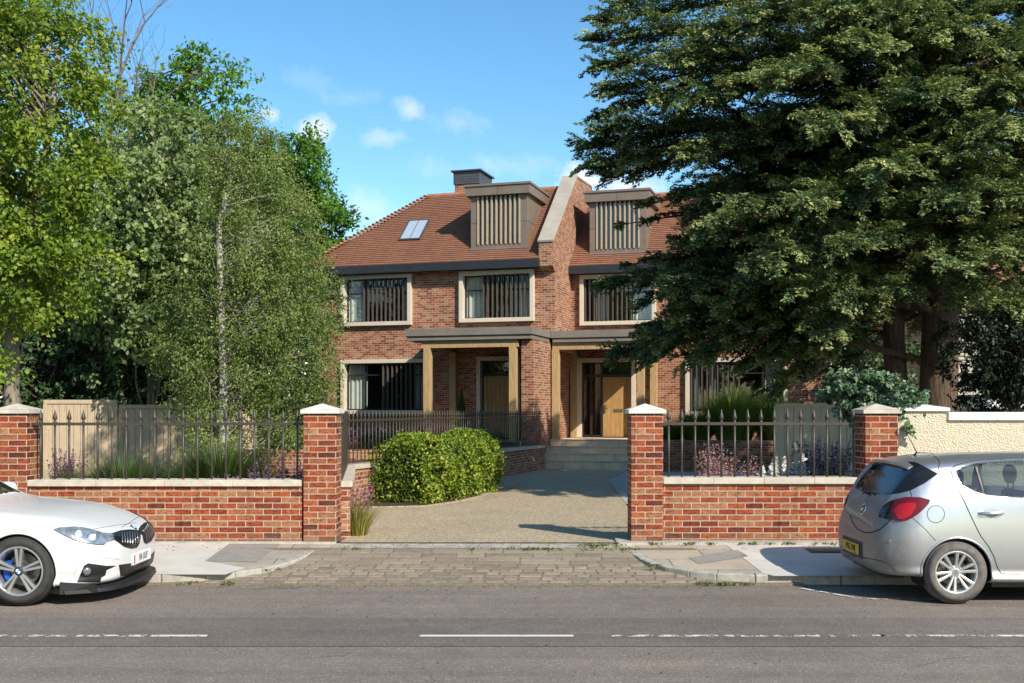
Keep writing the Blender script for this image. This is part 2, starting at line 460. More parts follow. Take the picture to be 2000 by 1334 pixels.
# strip of old mortar and earth along the foot of the walls
b = MB(); b.prism([(1.3,13.30),(9,13.36),(9,13.7),(1.3,13.7)], zz, lambda x, y: pz(x, y) + .03); struct(b.build('wall_footing_strip', M['conc_old'], bevel=.02))
b = MB(); b.prism([(-12,13.42),(-2.2,13.40),(-2.2,13.7),(-12,13.7)], zz, lambda x, y: pz(x, y) + .022); struct(b.build('wall_footing_strip', M['conc_old'], bevel=.02))
b = MB(); b.prism([(-2.5,12.97),(1.55,12.97),(1.55,13.5),(-2.5,13.5)], zz, lambda x, y: .172 + .04*(y-12.97)); struct(b.build('drive_threshold', M['conc_old']))
# iron access cover
cv = MB(); p = [on(1592,1065),on(1680,1065),on(1680,1071),on(1612,1071)]
ac = thing('access_cover', 'rusty iron access cover set into the pale pavement behind the silver car', 'access cover', (3.85, 12.92, pz(0,12.92)+.004))
MB().box(-.3,.3,-.16,.16,0,.008).build('cover_frame', plain('rusty_iron', (.13,.085,.055), .8, var=.3, scale=30, bump=.3), ac)
MB().box(-.26,.26,-.12,.12,.008,.014).build('cover_plate', plain('cover_iron', (.17,.125,.09), .8, var=.3, scale=40, bump=.5), ac)

# granite setts of the crossing: individually laid stones
rnd = random.Random(4); M['joint_sand'] = earth('joint_sand', (.14,.115,.08), (.24,.20,.14), 30)
def insideX(y):
    def ix(path):
        ps = sorted(path, key=lambda p: p[1])
        for a, c in zip(ps, ps[1:]):
            if a[1] <= y <= c[1] and c[1] > a[1]: return a[0] + (c[0]-a[0])*(y-a[1])/(c[1]-a[1])
        return ps[0][0] if y < ps[0][1] else ps[-1][0]
    return ix(EL), ix(ER)
t = NT('granite_setts')
at = t.new('ShaderNodeAttribute'); at.attribute_name = 'tint'
c = t.ramp(at.outputs['Fac'], [(0, (.21,.172,.132)), (.5, (.25,.205,.155)), (1, (.29,.237,.175))])
n = t.noise(16, 5, .65); n3 = t.noise(1.6, 4)
c = t.mix(.6, c, t.ramp(n, [(.25, (.6,.58,.55)), (.75, (1.2,1.18,1.15))]), 'MULTIPLY')
c = t.mix(.6, c, t.ramp(n3, [(.3, (.75,.75,.75)), (.7, (1.15,1.15,1.12))]), 'MULTIPLY')
t.set(Base_Color=c, Roughness=.85, Specular_IOR_Level=.3); t.bump(n, .7, .015)
M['setts'] = t.m
b = MB(); tint = []
y = 11.47; row = 0
while y < 12.95:
    rh = .118 if row < 7 else (.16 if row < 9 else .22)
    xl, xr = insideX(y + rh / 2)
    x = xl - .03 - rnd.random() * .2
    while x < xr + .02:
        w = (rnd.uniform(.14,.27) if row < 7 else rnd.uniform(.26,.6))
        x1 = min(x + w, xr + .03); x0 = max(x, xl - .03)
        if x1 - x0 > .05:
            g = .008 if row < 7 else .004
            dz = rnd.uniform(-.006, .006) if row < 7 else rnd.uniform(-.002, .002)
            j = lambda: rnd.uniform(-.006, .006)
            pts = [(x0+g+j(), y+g+j()), (x1-g+j(), y+g+j()), (x1-g+j(), y+rh-g+j()), (x0+g+j(), y+rh-g+j())]
            b.prism(pts, -.3, lambda X, Y: cz(X, Y) + .007 + dz); tint += [rnd.random()] * 6
        x += w
    y += rh; row += 1
o = b.build('crossing_setts', M['setts'], bevel=.014)
a = o.data.attributes.new('tint', 'FLOAT', 'FACE'); a.data.foreach_set('value', tint[:len(o.data.polygons)])
struct(o)
struct(MB().prism([(-4.2,11.46),(3.1,11.46),(2.2,13.1),(-3.0,13.1)], -.4, lambda x, y: cz(x, y) + .002).build('crossing_bed', M['joint_sand']))

# plot, driveway, garden beds
Z = lambda x, y: gz(y)
b = MB()
ys = [13.7, 20, 27, 33, 40, 60]
for y0, y1 in zip(ys, ys[1:]):
    b.quad((-120,y0,gz(y0)-.03),(120,y0,gz(y0)-.03),(120,y1,gz(y1)-.03),(-120,y1,gz(y1)-.03))
struct(b.build('garden_soil', M['soil']))
t = NT('resin_gravel')
vo = t.new('ShaderNodeTexVoronoi'); vo.inputs['Scale'].default_value = 62; t.link(t.coords(), vo.inputs['Vector'])
sc_ = t.new('ShaderNodeSeparateColor'); t.link(vo.outputs['Color'], sc_.inputs[0])
c = t.ramp(sc_.outputs[0], [(0, (.19,.147,.09)), (.4, (.33,.262,.168)), (.75, (.43,.35,.23)), (1, (.58,.495,.36))])
c = t.mix(.5, c, t.ramp(t.noise(1.1, 4), [(.3, (.85,.85,.85)), (.7, (1.1,1.1,1.1))]), 'MULTIPLY')
t.set(Base_Color=c, Roughness=.9, Specular_IOR_Level=.25); t.bump(sc_.outputs[1], .5, .006)
M['gravel'] = t.m
# line of the low garden wall beside the drive, from the gate pillar to the house
LOW = [(-2.10,13.95),(-2.42,16.4),(-2.78,18.9),(-2.52,19.9),(-2.1,21.6),(-1.6,23.6),(-1.05,25.8),(-.42,28.4),(.3,30.9),(1.0,33.0)]
b = MB()
R = [(1.72,13.45),(2.1,20),(2.4,27),(3.2,31),(4.6,36)]
def lerp_path(path, y):
    for a, c in zip(path, path[1:]):
        if a[1] <= y <= c[1]: return a[0] + (c[0]-a[0])*(y-a[1])/(c[1]-a[1])
    return path[-1][0] if y > path[-1][1] else path[0][0]
yy = [13.45,13.95,15,16.4,17.5,18.9,19.9,21.6,23.6,25.8,28.4,30.9,33,36]
for y0, y1 in zip(yy, yy[1:]):
    b.quad((lerp_path(LOW,y0)-.05,y0,gz(y0)+.006),(lerp_path(R,y0),y0,gz(y0)+.006),(lerp_path(R,y1),y1,gz(y1)+.006),(lerp_path(LOW,y1)-.05,y1,gz(y1)+.006))
struct(b.build('driveway', M['gravel']))
M['pale_paving'] = slabs('pale_paving', (.40,.385,.36), .6, .6, .004, .3)
b = MB()
for y0, y1 in ((19.5,23),(23,27),(27,31.5)):
    b.quad((lerp_path(R,y0)+.003,y0,gz(y0)+.012),(9.0,y0,gz(y0)+.012),(9.0,y1,gz(y1)+.012),(lerp_path(R,y1)+.003,y1,gz(y1)+.012))
struct(b.build('paved_path', M['pale_paving']))
b = MB()
b.quad((-9,18.9,gz(18.9)+.01),(-2.9,18.9,gz(18.9)+.01),(-2.6,22.0,gz(22)+.01),(-9,22.0,gz(22)+.01))
b.quad((-8.4,14.6,gz(14.6)+.012),(-6.7,14.6,gz(14.6)+.012),(-6.7,18.8,gz(18.8)+.012),(-8.4,18.8,gz(18.8)+.012))
struct(b.build('paved_path', M['pale_paving']))
# ================================================================ the pair of houses
house = thing('brick_house', 'pair of red brick houses with tiled roof, dormers and oak porches behind the drive', 'house', (0, 35.5, 0), -rad(17))
UL, UM, UR, VR = -7.25, 1.47, 10.0, 2.2
def wall_face(b, u0, u1, z0, z1, v, holes, depth=.3):
    us = sorted({u0, u1, *[h[0] for h in holes], *[h[1] for h in holes]})
    zs = sorted({z0, z1, *[h[2] for h in holes], *[h[3] for h in holes]})
    us = [u for u in us if u0 <= u <= u1]; zs = [z for z in zs if z0 <= z <= z1]
    for a, c in zip(us, us[1:]):
        for d, e in zip(zs, zs[1:]):
            mu, mz = (a + c) / 2, (d + e) / 2
            if any(h[0] < mu < h[1] and h[2] < mz < h[3] for h in holes): continue
            b.quad((a, v, d), (c, v, d), (c, v, e), (a, v, e))
    for h in holes:
        a, c, d, e = h
        b.quad((a, v, d), (a, v+depth, d), (a, v+depth, e), (a, v, e))
        b.quad((c, v, d), (c, v, e), (c, v+depth, e), (c, v+depth, d))
        b.quad((a, v, e), (a, v+depth, e), (c, v+depth, e), (c, v, e))
        b.quad((a, v, d), (c, v, d), (c, v+depth, d), (a, v+depth, d))
W_UP = [(-6.15,-3.54,4.69,6.43), (-1.81,.78,4.72,6.42)]
W_GL = (-6.15,-2.74,1.66,3.53)
D_L = (-1.20,.30,.87,3.57)
W_R = [(1.80,4.42,4.70,6.43), (6.5,9.1,4.70,6.43)]
W_GR = (5.42,8.73,1.62,3.52)
D_R = (1.70,3.72,.86,3.57)
b = MB(); wall_face(b, UL, UM, -.4, 6.62, 0, W_UP + [W_GL, D_L])
b.build('wall', M['brick_house'], house)
b = MB(); wall_face(b, UM, UR, -.4, 6.62, VR, W_R + [W_GR, D_R])
b.build('wall', M['brick_house'], house)
# side and rear walls, and the return between the two fronts that rises into the party parapet
b = MB()
b.quad((UL,0,-.4),(UL,0,6.62),(UL,6.3,6.62),(UL,6.3,-.4)); b.quad((UR,VR,-.4),(UR,8.4,-.4),(UR,8.4,6.62),(UR,VR,6.62))
b.quad((UL,6.3,-.4),(UL,6.3,6.62),(UM,6.3,6.62),(UM,6.3,-.4)); b.quad((UM,8.4,-.4),(UM,8.4,6.62),(UR,8.4,6.62),(UR,8.4,-.4))
b.build('wall', M['brick_house'], house)
PP = [(-.30,6.48),(-.30,7.27),(2.95,10.0),(5.25,10.1),(8.3,7.0),(8.3,3),(0.004,3),(0.004,6.3)]
b = MB()
n = len(PP); u0, u1 = 1.0, 1.473
b.v = [(u0, v, z) for v, z in PP] + [(u1, v, z) for v, z in PP]
b.f = [tuple(range(n)), tuple(range(2*n-1, n-1, -1))] + [(i, n+i, n+(i+1)%n, (i+1)%n) for i in range(n)]
par = b.build('party_parapet', M['brick_house'], house)
b = MB()
for (a, c) in (((-.34,7.24),(2.95,10.0)), ((2.95,10.0),(5.25,10.1)), ((5.25,10.1),(8.35,6.97))):
    b.hull8([(u0-.03,a[0],a[1]+.003),(u1+.03,a[0],a[1]+.003),(u1+.03,c[0],c[1]+.003),(u0-.03,c[0],c[1]+.003),(u0-.03,a[0]-.02,a[1]+.07),(u1+.03,a[0]-.02,a[1]+.07),(u1+.03,c[0]-.015,c[1]+.07),(u0-.03,c[0]-.015,c[1]+.07)])
b.build('coping', M['parapet_stone'], par, bevel=.006)
# ground floor party wall between the porches
MB().box(1.06,1.44,-2.5,2.19,-.4,3.96).build('porch_wall', M['brick_house'], house)
# floors behind the openings
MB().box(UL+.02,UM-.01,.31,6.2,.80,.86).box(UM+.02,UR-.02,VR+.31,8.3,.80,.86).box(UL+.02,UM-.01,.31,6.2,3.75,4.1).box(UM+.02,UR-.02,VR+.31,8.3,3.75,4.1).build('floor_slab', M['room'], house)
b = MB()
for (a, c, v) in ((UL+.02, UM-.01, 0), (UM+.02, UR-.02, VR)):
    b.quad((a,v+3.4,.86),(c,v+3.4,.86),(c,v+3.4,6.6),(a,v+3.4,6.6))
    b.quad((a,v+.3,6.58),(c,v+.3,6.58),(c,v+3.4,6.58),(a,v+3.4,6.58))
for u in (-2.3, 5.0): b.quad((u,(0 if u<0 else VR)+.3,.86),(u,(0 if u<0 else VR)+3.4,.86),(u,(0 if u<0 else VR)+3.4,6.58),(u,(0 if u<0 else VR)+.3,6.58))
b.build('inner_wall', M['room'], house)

def slat_row(u0, u1, v, z0, z1, step, w=.035, d=.09):
    b = MB(); k = max(1, round((u1 - u0) / step))
    for i in range(k + 1):
        u = u0 + (u1 - u0) * i / k
        b.box(u - w/2, u + w/2, v - d/2, v + d/2, z0, z1)
    return b
def curtain(u0, u1, v, z0, z1):
    b = MB(); k = max(6, int((u1 - u0) / .025)); 
    pts = [(u0 + (u1-u0)*i/k, v + .035*math.sin(i*.95) + .012*math.sin(i*2.3+1)) for i in range(k+1)]
    for p, q in zip(pts, pts[1:]): b.quad((p[0],p[1],z0),(q[0],q[1],z0),(q[0],q[1],z1),(p[0],p[1],z1))
    return b
def window(r, v, slats, mull, transom, curt, proj=.16, bottom=True, fw=.13, label=None):
    u0, u1, z0, z1 = r
    b = MB()
    ft = fw
    b.box(u0-.002, u1+.002, v-proj, v+.1, z1-ft, z1+.002)
    if bottom: b.box(u0-.002, u1+.002, v-proj, v+.1, z0-.002, z0+ft)
    zb = z0 + (ft if bottom else 0)
    b.box(u0-.002, u0+ft, v-proj, v+.1, zb, z1-ft); b.box(u1-ft, u1+.002, v-proj, v+.1, zb, z1-ft)
    w = b.build('window', M['cream'], house, bevel=.006)
    if label: w['label'] = label
    a, c, d, e = u0+ft, u1-ft, zb, z1-ft
    s = MB(); t_ = .045
    s.box(a, c, v+.10, v+.16, e-t_, e); s.box(a, c, v+.10, v+.16, d, d+t_)
    s.box(a, a+t_, v+.10, v+.16, d+t_, e-t_); s.box(c-t_, c, v+.10, v+.16, d+t_, e-t_)
    for m in mull: s.box(a+(c-a)*m-.025, a+(c-a)*m+.025, v+.10, v+.16, d+t_, e-t_)
    if transom: s.box(a+t_, c-t_, v+.103, v+.157, transom-.022, transom+.022)
    s.build('sash', M['dark_frame'], w)
    MB().quad((a,v+.13,d),(c,v+.13,d),(c,v+.13,e),(a,v+.13,e)).build('pane', M['glass'], w)
    if slats:
        sb = slat_row(a+(c-a)*slats[0], a+(c-a)*slats[1], v-.03, d+.004, e-.004, slats[2])
        sb.build('slat_screen', M['slat'], w)
    for (x0, x1) in curt:
        curtain(a+(c-a)*x0, a+(c-a)*x1, v+.25, d-.05, e+.05).build('curtain', M['white_curtain'], w, smooth=True)
    return w
window(W_UP[0], 0, (.30,.985,.165), (.30,.62), 5.82, ((.0,.30),(.86,1.0)))
window(W_UP[1], 0, (.30,.985,.165), (.30,.62), 5.80, ((.0,.32),(.80,.95)))
window(W_GL, 0, (.45,.985,.165), (.22,.45,.72), 3.0, ((.0,.22),(.8,1.0)))
window(W_R[0], VR, (.02,.70,.165), (.38,.70), 5.80, ((.15,.35),(.7,1.0)))
window(W_R[1], VR, (.02,.70,.165), (.38,.70), 5.80, ((.0,.2),(.8,1.0)))
window(W_GR, VR, (.02,.53,.165), (.28,.53,.78), 3.02, ((.0,.1),(.2,.28),(.8,1.0)))

# front doors
def boards(b, u0, u1, z0, z1, v, step=.135, gap=.006):
    k = round((u1-u0)/step)
    for i in range(k):
        a = u0 + (u1-u0)*i/k; c = u0 + (u1-u0)*(i+1)/k
        b.box(a+gap/2, c-gap/2, v-.02, v+.02, z0, z1)
    b.box(u0, u1, v-.004, v+.016, z0+.002, z1-.002)
    return b
def door_case(r, v, leaf, side=None):
    u0, u1, z0, z1 = r; ft = .13
    b = MB()
    b.box(u0-.002,u1+.002,v-.13,v+.12,z1-ft,z1+.002); b.box(u0-.002,u0+ft,v-.13,v+.12,z0,z1-ft); b.box(u1-ft,u1+.002,v-.13,v+.12,z0,z1-ft)
    dc = b.build('door_case', M['cream'], house, bevel=.006)
    a, c, e = u0+ft, u1-ft, z1-ft
    s = MB()
    s.box(a,c,v+.1,v+.16,e-.05,e); s.box(a,a+.05,v+.1,v+.16,z0,e-.05); s.box(c-.05,c,v+.1,v+.16,z0,e-.05)
    s.box(a+.05,c-.05,v+.1,v+.16,2.93,3.02)
    if side:
        for m in side[2]: s.box(m-.04,m+.04,v+.103,v+.157,z0,2.93)
        for m in side[2]: s.box(m-.04,m+.04,v+.103,v+.157,3.02,e-.05)
        s.box(side[0],side[1],v+.103,v+.157,z0,z0+.08)
    s.build('door_frame', M['dark_frame'], dc)
    g = MB().quad((a,v+.13,3.02),(c,v+.13,3.02),(c,v+.13,e),(a,v+.13,e))
    if side: g.quad((side[0],v+.13,z0+.08),(side[1],v+.13,z0+.08),(side[1],v+.13,2.93),(side[0],v+.13,2.93))
    g.build('pane', M['glass'], dc)
    d = boards(MB(), leaf[0], leaf[1], z0+.02, 2.925, v+.13).build('door', M['oak_door'], house, bevel=.004)
    MB().box(leaf[0],leaf[1],v-.1,v+.3,z0-.03,z0+.018).build('threshold', M['dark_frame'], house)
    return d
M['brass'] = plain('brushed_brass', (.42,.36,.24), .35, metal=.9, var=.05)
dl = door_case(D_L, 0, (-1.02,.12))
dl['label'] = 'pale oak boarded front door behind the railings'
dr = door_case(D_R, VR, (2.56,3.56), (1.83,2.5,(2.15,2.52)))
dr['label'] = 'golden oak boarded front door at the top of the steps'
h = MB(); h.box(2.63,2.67,VR+.06,VR+.11,1.72,2.0); h.tube([(2.65,VR+.055,1.92),(2.80,VR+.05,1.92)], .011, 8); h.tube([(2.65,VR+.055,1.80),(2.65,VR+.04,1.80)], .018, 10)
h.build('handle', M['brass'], dr)
MB().box(2.95,3.26,VR+.085,VR+.11,1.74,1.84).box(2.98,3.23,VR+.07,VR+.085,1.765,1.815).build('letter_plate', M['brass'], dr, bevel=.004)
h = MB(); h.box(-.95,-.91,.06,.11,1.72,2.0); h.tube([(-.93,.055,1.92),(-.80,.05,1.92)], .011, 8); h.build('handle', M['brass'], dl)

# porches: flat bronze canopy on an oak beam and posts
def canopy(u0, u1, v0, v1, z0):
    b = MB()
    b.box(u0,u1,v0,v1,z0+.14,z0+.37)
    b.box(u0+.05,u1-(.05 if u1 < 1.4 else .05),v0+.05,v1,z0+.0,z0+.137)
    cp = b.build('canopy', M['bronze_roof'], house, bevel=.012)
    return cp
canopy(-2.70,1.475,-2.70,-.003,3.97)
canopy(1.478,4.75,-.62,VR-.003,3.97)
b = MB(); b.box(-2.2,.98,-2.55,-2.38,3.74,3.968); b.box(-2.2,-2.02,-2.378,-.01,3.74,3.968); b.box(.80,.98,-2.378,-.01,3.74,3.968); b.build('beam', M['oak'], house, bevel=.006)
b = MB(); b.box(1.50,4.5,-.47,-.30,3.74,3.968); b.box(1.50,1.68,-.298,VR-.01,3.74,3.968); b.box(4.32,4.5,-.298,VR-.01,3.74,3.968); b.build('beam', M['oak'], house, bevel=.006)
M['soffit'] = plain('soffit_board', (.34,.27,.18), .7, var=.08)
MB().box(-2.0,.79,-2.37,-.02,3.93,3.966).box(1.69,4.31,-.29,VR-.02,3.93,3.966).build('soffit', M['soffit'], house)
for (u, v) in ((-2.01,-2.46),(.80,-2.46),(-2.01,-.12),(1.60,-.385),(4.36,-.385),(1.60,VR-.12),(4.36,VR-.12)):
    MB().box(u-.115,u+.115,v-.115,v+.115,.6 if v < 0 and u < 1 else .85,3.738).build('post', M['oak'], house, bevel=.008)
# landing and steps up to the right hand door, terrace at the left one
M['step_stone'] = slabs('step_stone', (.74,.59,.43), .62, .3, .004, .3)
b = MB()
b.box(1.47,4.7,-.62,VR-.14,-.4,.85)
b.build('landing', M['step_stone'], house, bevel=.008)
b = MB()
for k in range(1, 4):
    b.box(1.47-.16*k+.13,4.7+.16*k,-.62-.38*k,-.62-.38*(k-1)-.003,-.4,.85-.205*k)
b.build('steps', M['step_stone'], house, bevel=.008)
b = MB()
for k in range(0, 4):
    b.box(1.475-.16*k+.13*(k>0),4.7+.16*k+.02,-.62-.38*k-.025,-.62-.38*k+.1,.852-.205*k,.872-.205*k)
b.build('step_nosing', M['step_stone'], house, bevel=.004)
MB().box(-3.0,1.06,-2.7,-.02,-.4,.84).build('terrace', M['step_stone'], house)

# ---------------- roofs in courses of plain tiles
t = NT('roof_tile')
sep = t.new('ShaderNodeSeparateXYZ'); t.link(t.coords(), sep.inputs[0])
cm = t.new('ShaderNodeCombineXYZ'); t.link(t.math('ADD', sep.outputs[0], t.math('MULTIPLY', sep.outputs[1], 0.0)), cm.inputs[0]); t.link(sep.outputs[2], cm.inputs[1])
bk = t.new('ShaderNodeTexBrick'); t.link(cm.outputs[0], bk.inputs['Vector'])
bk.inputs['Scale'].default_value = 1; bk.inputs['Color1'].default_value = (0,0,0,1); bk.inputs['Color2'].default_value = (1,1,1,1)
bk.inputs['Brick Width'].default_value = .17; bk.inputs['Row Height'].default_value = .0796; bk.inputs['Mortar Size'].default_value = .0028
c = t.ramp(bk.outputs['Color'], [(0, (.265,.118,.064)), (.4, (.295,.134,.073)), (.7, (.32,.148,.082)), (1, (.345,.166,.094))])
c = t.mix(.5, c, t.ramp(t.noise(.9, 4), [(.3, (.8,.78,.76)), (.7, (1.15,1.12,1.1))]), 'MULTIPLY')
c = t.mix(t.math('MULTIPLY', bk.outputs['Fac'], .6), c, (.07,.028,.018))
t.set(Base_Color=c, Roughness=.8, Specular_IOR_Level=.3)
M['tile'] = t.m
TT = .878
def tile_plane(b, e, eave_v, eave_z, n, ul, ur, gauge=.0907):
    """courses rising from the eave; ul/ur give the ends at a distance v behind the eave"""
    for i in range(n):
        v0 = i * gauge; v1 = (i + 1) * gauge
        z0 = eave_z + v0 * TT; z1 = eave_z + v1 * TT
        a0, a1, c0, c1 = ul(v0), ul(v1), ur(v0), ur(v1)
        L = .042
        b.quad((a0,eave_v+v0-.012,z0+L),(c0,eave_v+v0-.012,z0+L),(c1,eave_v+v1,z1+.004),(a1,eave_v+v1,z1+.004))
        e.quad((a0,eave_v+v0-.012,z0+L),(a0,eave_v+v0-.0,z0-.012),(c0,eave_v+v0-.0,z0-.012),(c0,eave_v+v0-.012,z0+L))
EZ = 6.72
KH = 3.46 / 3.3
roof = MB(); edg = MB()
tile_plane(roof, edg, -.35, EZ, 37, lambda v: -7.55 + v * KH, lambda v: 1.01)
r1 = roof.build('roof', M['tile'], house)
M['tile_edge'] = plain('tile_edge', (.15,.064,.04), .85, var=.3, scale=12)  # darker tone paints in the shadow lines between the courses
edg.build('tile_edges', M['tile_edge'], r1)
# hip end and rear slope of the left roof
def flat_plane(b, pts): b.quad(*pts)
b = MB()
top = EZ + 3.3 * TT
b.quad((-7.55,-.35,EZ),(-7.55,6.25,EZ),(-7.55+3.46,2.95,top)); b.quad((-7.55,6.25,EZ),(1.0,6.25,EZ),(1.0,2.95,top),(-7.55+3.46,2.95,top))
b.build('roof', M['tile'], house)
roof = MB(); edg = MB()
tile_plane(roof, edg, 1.85, EZ, 37, lambda v: 1.474, lambda v: 10.3 - v * KH)
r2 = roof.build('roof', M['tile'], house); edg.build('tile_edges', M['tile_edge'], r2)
b = MB()
b.quad((10.3,1.85,EZ),(10.3-3.46,5.15,top),(10.3,8.45,EZ)); b.quad((10.3,8.45,EZ),(10.3-3.46,5.15,top),(1.474,5.15,top),(1.474,8.45,EZ))
b.build('roof', M['tile'], house)
# bonnet tiles down the hips, ridge tiles along the top
def bonnets(p0, p1, n, parent):
    b = MB(); p0, p1 = Vector(p0), Vector(p1); d = (p1 - p0) / n
    side = d.cross(Vector((0,0,1))).normalized(); upv = side.cross(d).normalized()
    for i in range(n):
        a = p0 + d * i; e = a + d * 1.25
        ring = []
        for (c_, r_, lift) in ((a, .15, .055), (e, .105, .0)):
            ring.append([c_ + side * (r_ * math.cos(q)) + upv * (r_ * .62 * math.sin(q) + lift - .02) for q in [math.pi * k / 6 for k in range(7)]])
        for k in range(6): b.quad(ring[0][k], ring[0][k+1], ring[1][k+1], ring[1][k])
        b.quad(*ring[0])
    return b.build('hip_tiles', M['tile'], parent)
bonnets((-7.58,-.38,EZ+.03),(-7.55+3.46,2.95,top+.03),34,r1)
bonnets((10.33,1.82,EZ+.03),(10.3-3.46,5.15,top+.03),34,r2)
b = MB()
b.tube([(-7.55+3.40,2.95,top),(1.0,2.95,top)], .11, 12); b.build('ridge_tiles', M['tile'], r1)
b = MB(); b.tube([(1.474,5.15,top),(10.3-3.4,5.15,top)], .11, 12); b.build('ridge_tiles', M['tile'], r2)
# dark gutter fascia
b = MB()
b.box(-7.62,1.045,-.44,-.30,6.44,6.715); b.box(-7.62,-7.48,-.298,6.3,6.44,6.715)
b.box(-7.48,.998,-.298,.0,6.46,6.55)
b.build('gutter', M['gutter'], house, bevel=.01)
b = MB()
b.box(1.476,10.4,1.76,1.90,6.44,6.715); b.box(10.26,10.4,1.903,8.4,6.44,6.715); b.box(1.476,10.26,1.903,2.197,6.46,6.55)
b.build('gutter', M['gutter'], house, bevel=.01)
# rooflight
def roof_pt(u, v, lift): 
    nrm = Vector((0,-TT,1)).normalized(); p = Vector((u, v, EZ + (v+.35)*TT)) + nrm*lift
    return tuple(p)
b = MB()
def roof_box(b, u0,u1,v0,v1,l0,l1):
    b.hull8([roof_pt(u0,v0,l0),roof_pt(u1,v0,l0),roof_pt(u1,v1,l0),roof_pt(u0,v1,l0),roof_pt(u0,v0,l1),roof_pt(u1,v0,l1),roof_pt(u1,v1,l1),roof_pt(u0,v1,l1)])
U0,U1,V0,V1 = -4.34,-3.54,.72,1.70
roof_box(b,U0,U1,V0,V0+.05,0,.085); roof_box(b,U0,U1,V1-.05,V1,0,.085); roof_box(b,U0,U0+.05,V0+.05,V1-.05,0,.085); roof_box(b,U1-.05,U1,V0+.05,V1-.05,0,.085); roof_box(b,(U0+U1)/2-.008,(U0+U1)/2+.008,V0+.05,V1-.05,0,.083)
rl = b.build('rooflight', M['zinc'], house)
t = NT('rooflight_sky_glass'); t.set(Base_Color=(.50,.57,.64), Roughness=.06, Specular_IOR_Level=1.0, Metallic=.35); M['rl_sky_glass'] = t.m  # pale blue base colour stands in for the reflected sky
b = MB(); b.quad(roof_pt(U0+.04,V0+.04,.07),roof_pt(U1-.04,V0+.04,.07),roof_pt(U1-.04,V1-.04,.07),roof_pt(U0+.04,V1-.04,.07)); b.build('pane', M['rl_sky_glass'], rl)

# chimney
MB().box(-3.12,-2.20,3.05,4.45,8.9,10.03).build('chimney', M['brick_house'], house)
b = MB()
for k in range(5): b.box(-3.16+.0,-2.16,3.01,4.49,10.034+k*.088,10.034+k*.088+.078)
b.box(-3.13,-2.19,3.04,4.46,10.034,10.48)
cc = b.build('chimney_cladding', M['zinc'], house)
MB().box(-3.24,-2.08,2.93,4.57,10.482,10.54).build('chimney_cap', M['zinc'], cc, bevel=.01)

# dormers
def dormer(u0, u1, v, mat_sl):
    ve = v + 2.6
    b = MB()
    zt, zb = 8.95, 7.17
    wl = .24
    b.box(u0,u0+wl,v,v+.12,zb,zt); b.box(u1-wl,u1,v,v+.12,zb,zt); b.box(u0+wl,u1-wl,v,v+.12,zb,zb+.16); 
    b.box(u0,u0+.06,v+.122,ve,zb-.3,zt); b.box(u1-.06,u1,v+.122,ve,zb-.3,zt)
    d = b.build('dormer', M['bronze'], house, bevel=.004)
    r = MB(); r.box(u0-.15,u1+.13,v-.16,ve+.2,8.953,9.25); r.box(u0-.19,u1+.17,v-.2,ve+.2,9.253,9.33)
    r.build('dormer_roof', M['bronze'], d, bevel=.006)
    # joints between the cladding panels
    j = MB(); mid = (u0+u1)/2
    for bx in ((mid-.006,mid+.006,v-.163,v-.15,8.955,9.25),(u0-.002,u0+wl,v-.003,v+.01,8.05,8.062),(u1-wl,u1+.002,v-.003,v+.01,8.05,8.062),(u1-.004,u1+.003,v+.1,ve,8.05,8.062)):
        MB().box(*bx).build('panel_joint', M['dark_frame'], d)
    MB().box(u0-.06,u1+.05,v-.09,v+.02,zb-.1,zb-.003).build('dormer_sill', M['zinc'], d, bevel=.006)
    MB().quad((u0+wl,v+.1,zb+.16),(u1-wl,v+.1,zb+.16),(u1-wl,v+.1,zt),(u0+wl,v+.1,zt)).build('pane', M['glass'], d)
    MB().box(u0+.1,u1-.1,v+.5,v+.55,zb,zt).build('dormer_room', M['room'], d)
    sb = slat_row(u0+wl+.02,u1-wl-.02,v+.03,zb+.163,zt-.003,.155,.05,.13); sb.build('slat_screen', mat_sl, d)
    return d
dormer(-1.50,.47,.18,M['slat_gold'])
dormer(2.08,4.06,2.38,M['slat_gold'])
# ================================================================ front boundary: pillars, walls, railings
def pillar(x0, x1, y0, label, capmat, z0=.14, zt=1.815):
    p = thing('brick_pillar', label, 'gate pillar', ((x0+x1)/2, y0+.205, z0), 0, 'brick pillars of the front wall')
    hx = (x1-x0)/2
    MB().box(-hx,hx,-.205,.205,0,zt-z0).build('pillar_shaft', M['brick_front'], p, bevel=.006)
    b = MB(); o = .035; a = hx+o; c = .205+o; h = zt-z0
    b.box(-a,a,-c,c,h+.002,h+.05)
    n = len(b.v); b.v += [(-a,-c,h+.052),(a,-c,h+.052),(a,c,h+.052),(-a,c,h+.052),(0,0,h+.13)]
    b.f += [(n,n+1,n+4),(n+1,n+2,n+4),(n+2,n+3,n+4),(n+3,n,n+4)]
    b.build('cap', capmat, p, bevel=.006)
    return p
pillar(-2.61,-2.20,13.45,'red brick pillar with stone cap at the left side of the driveway entrance', M['stone_white'])
pillar(1.49,1.89,13.45,'red brick pillar with stone cap at the right side of the driveway entrance', M['stone_white'])
pillar(4.42,4.83,13.45,'red brick pillar under the ivy, next to the cream rendered wall', M['stone'])
pillar(-6.48,-6.07,13.45,'red brick pillar behind the white car, beside the garden fence', M['stone'])
def low_wall(x0, x1, label, zc):
    w = thing('brick_wall', label, 'wall', ((x0+x1)/2, 13.49, .1), 0, 'low brick front walls')
    h = (x1-x0)/2
    MB().box(-h,h,0,.28,0,zc-.1).build('brickwork', M['brick_front'], w)
    b = MB(); k = 4
    for i in range(k):
        b.box(-h+2*h*i/k+.001,-h+2*h*(i+1)/k-.001,-.045,.32,zc-.098,zc-.02)
    b.build('coping', M['stone'], w, bevel=.006)
    return w
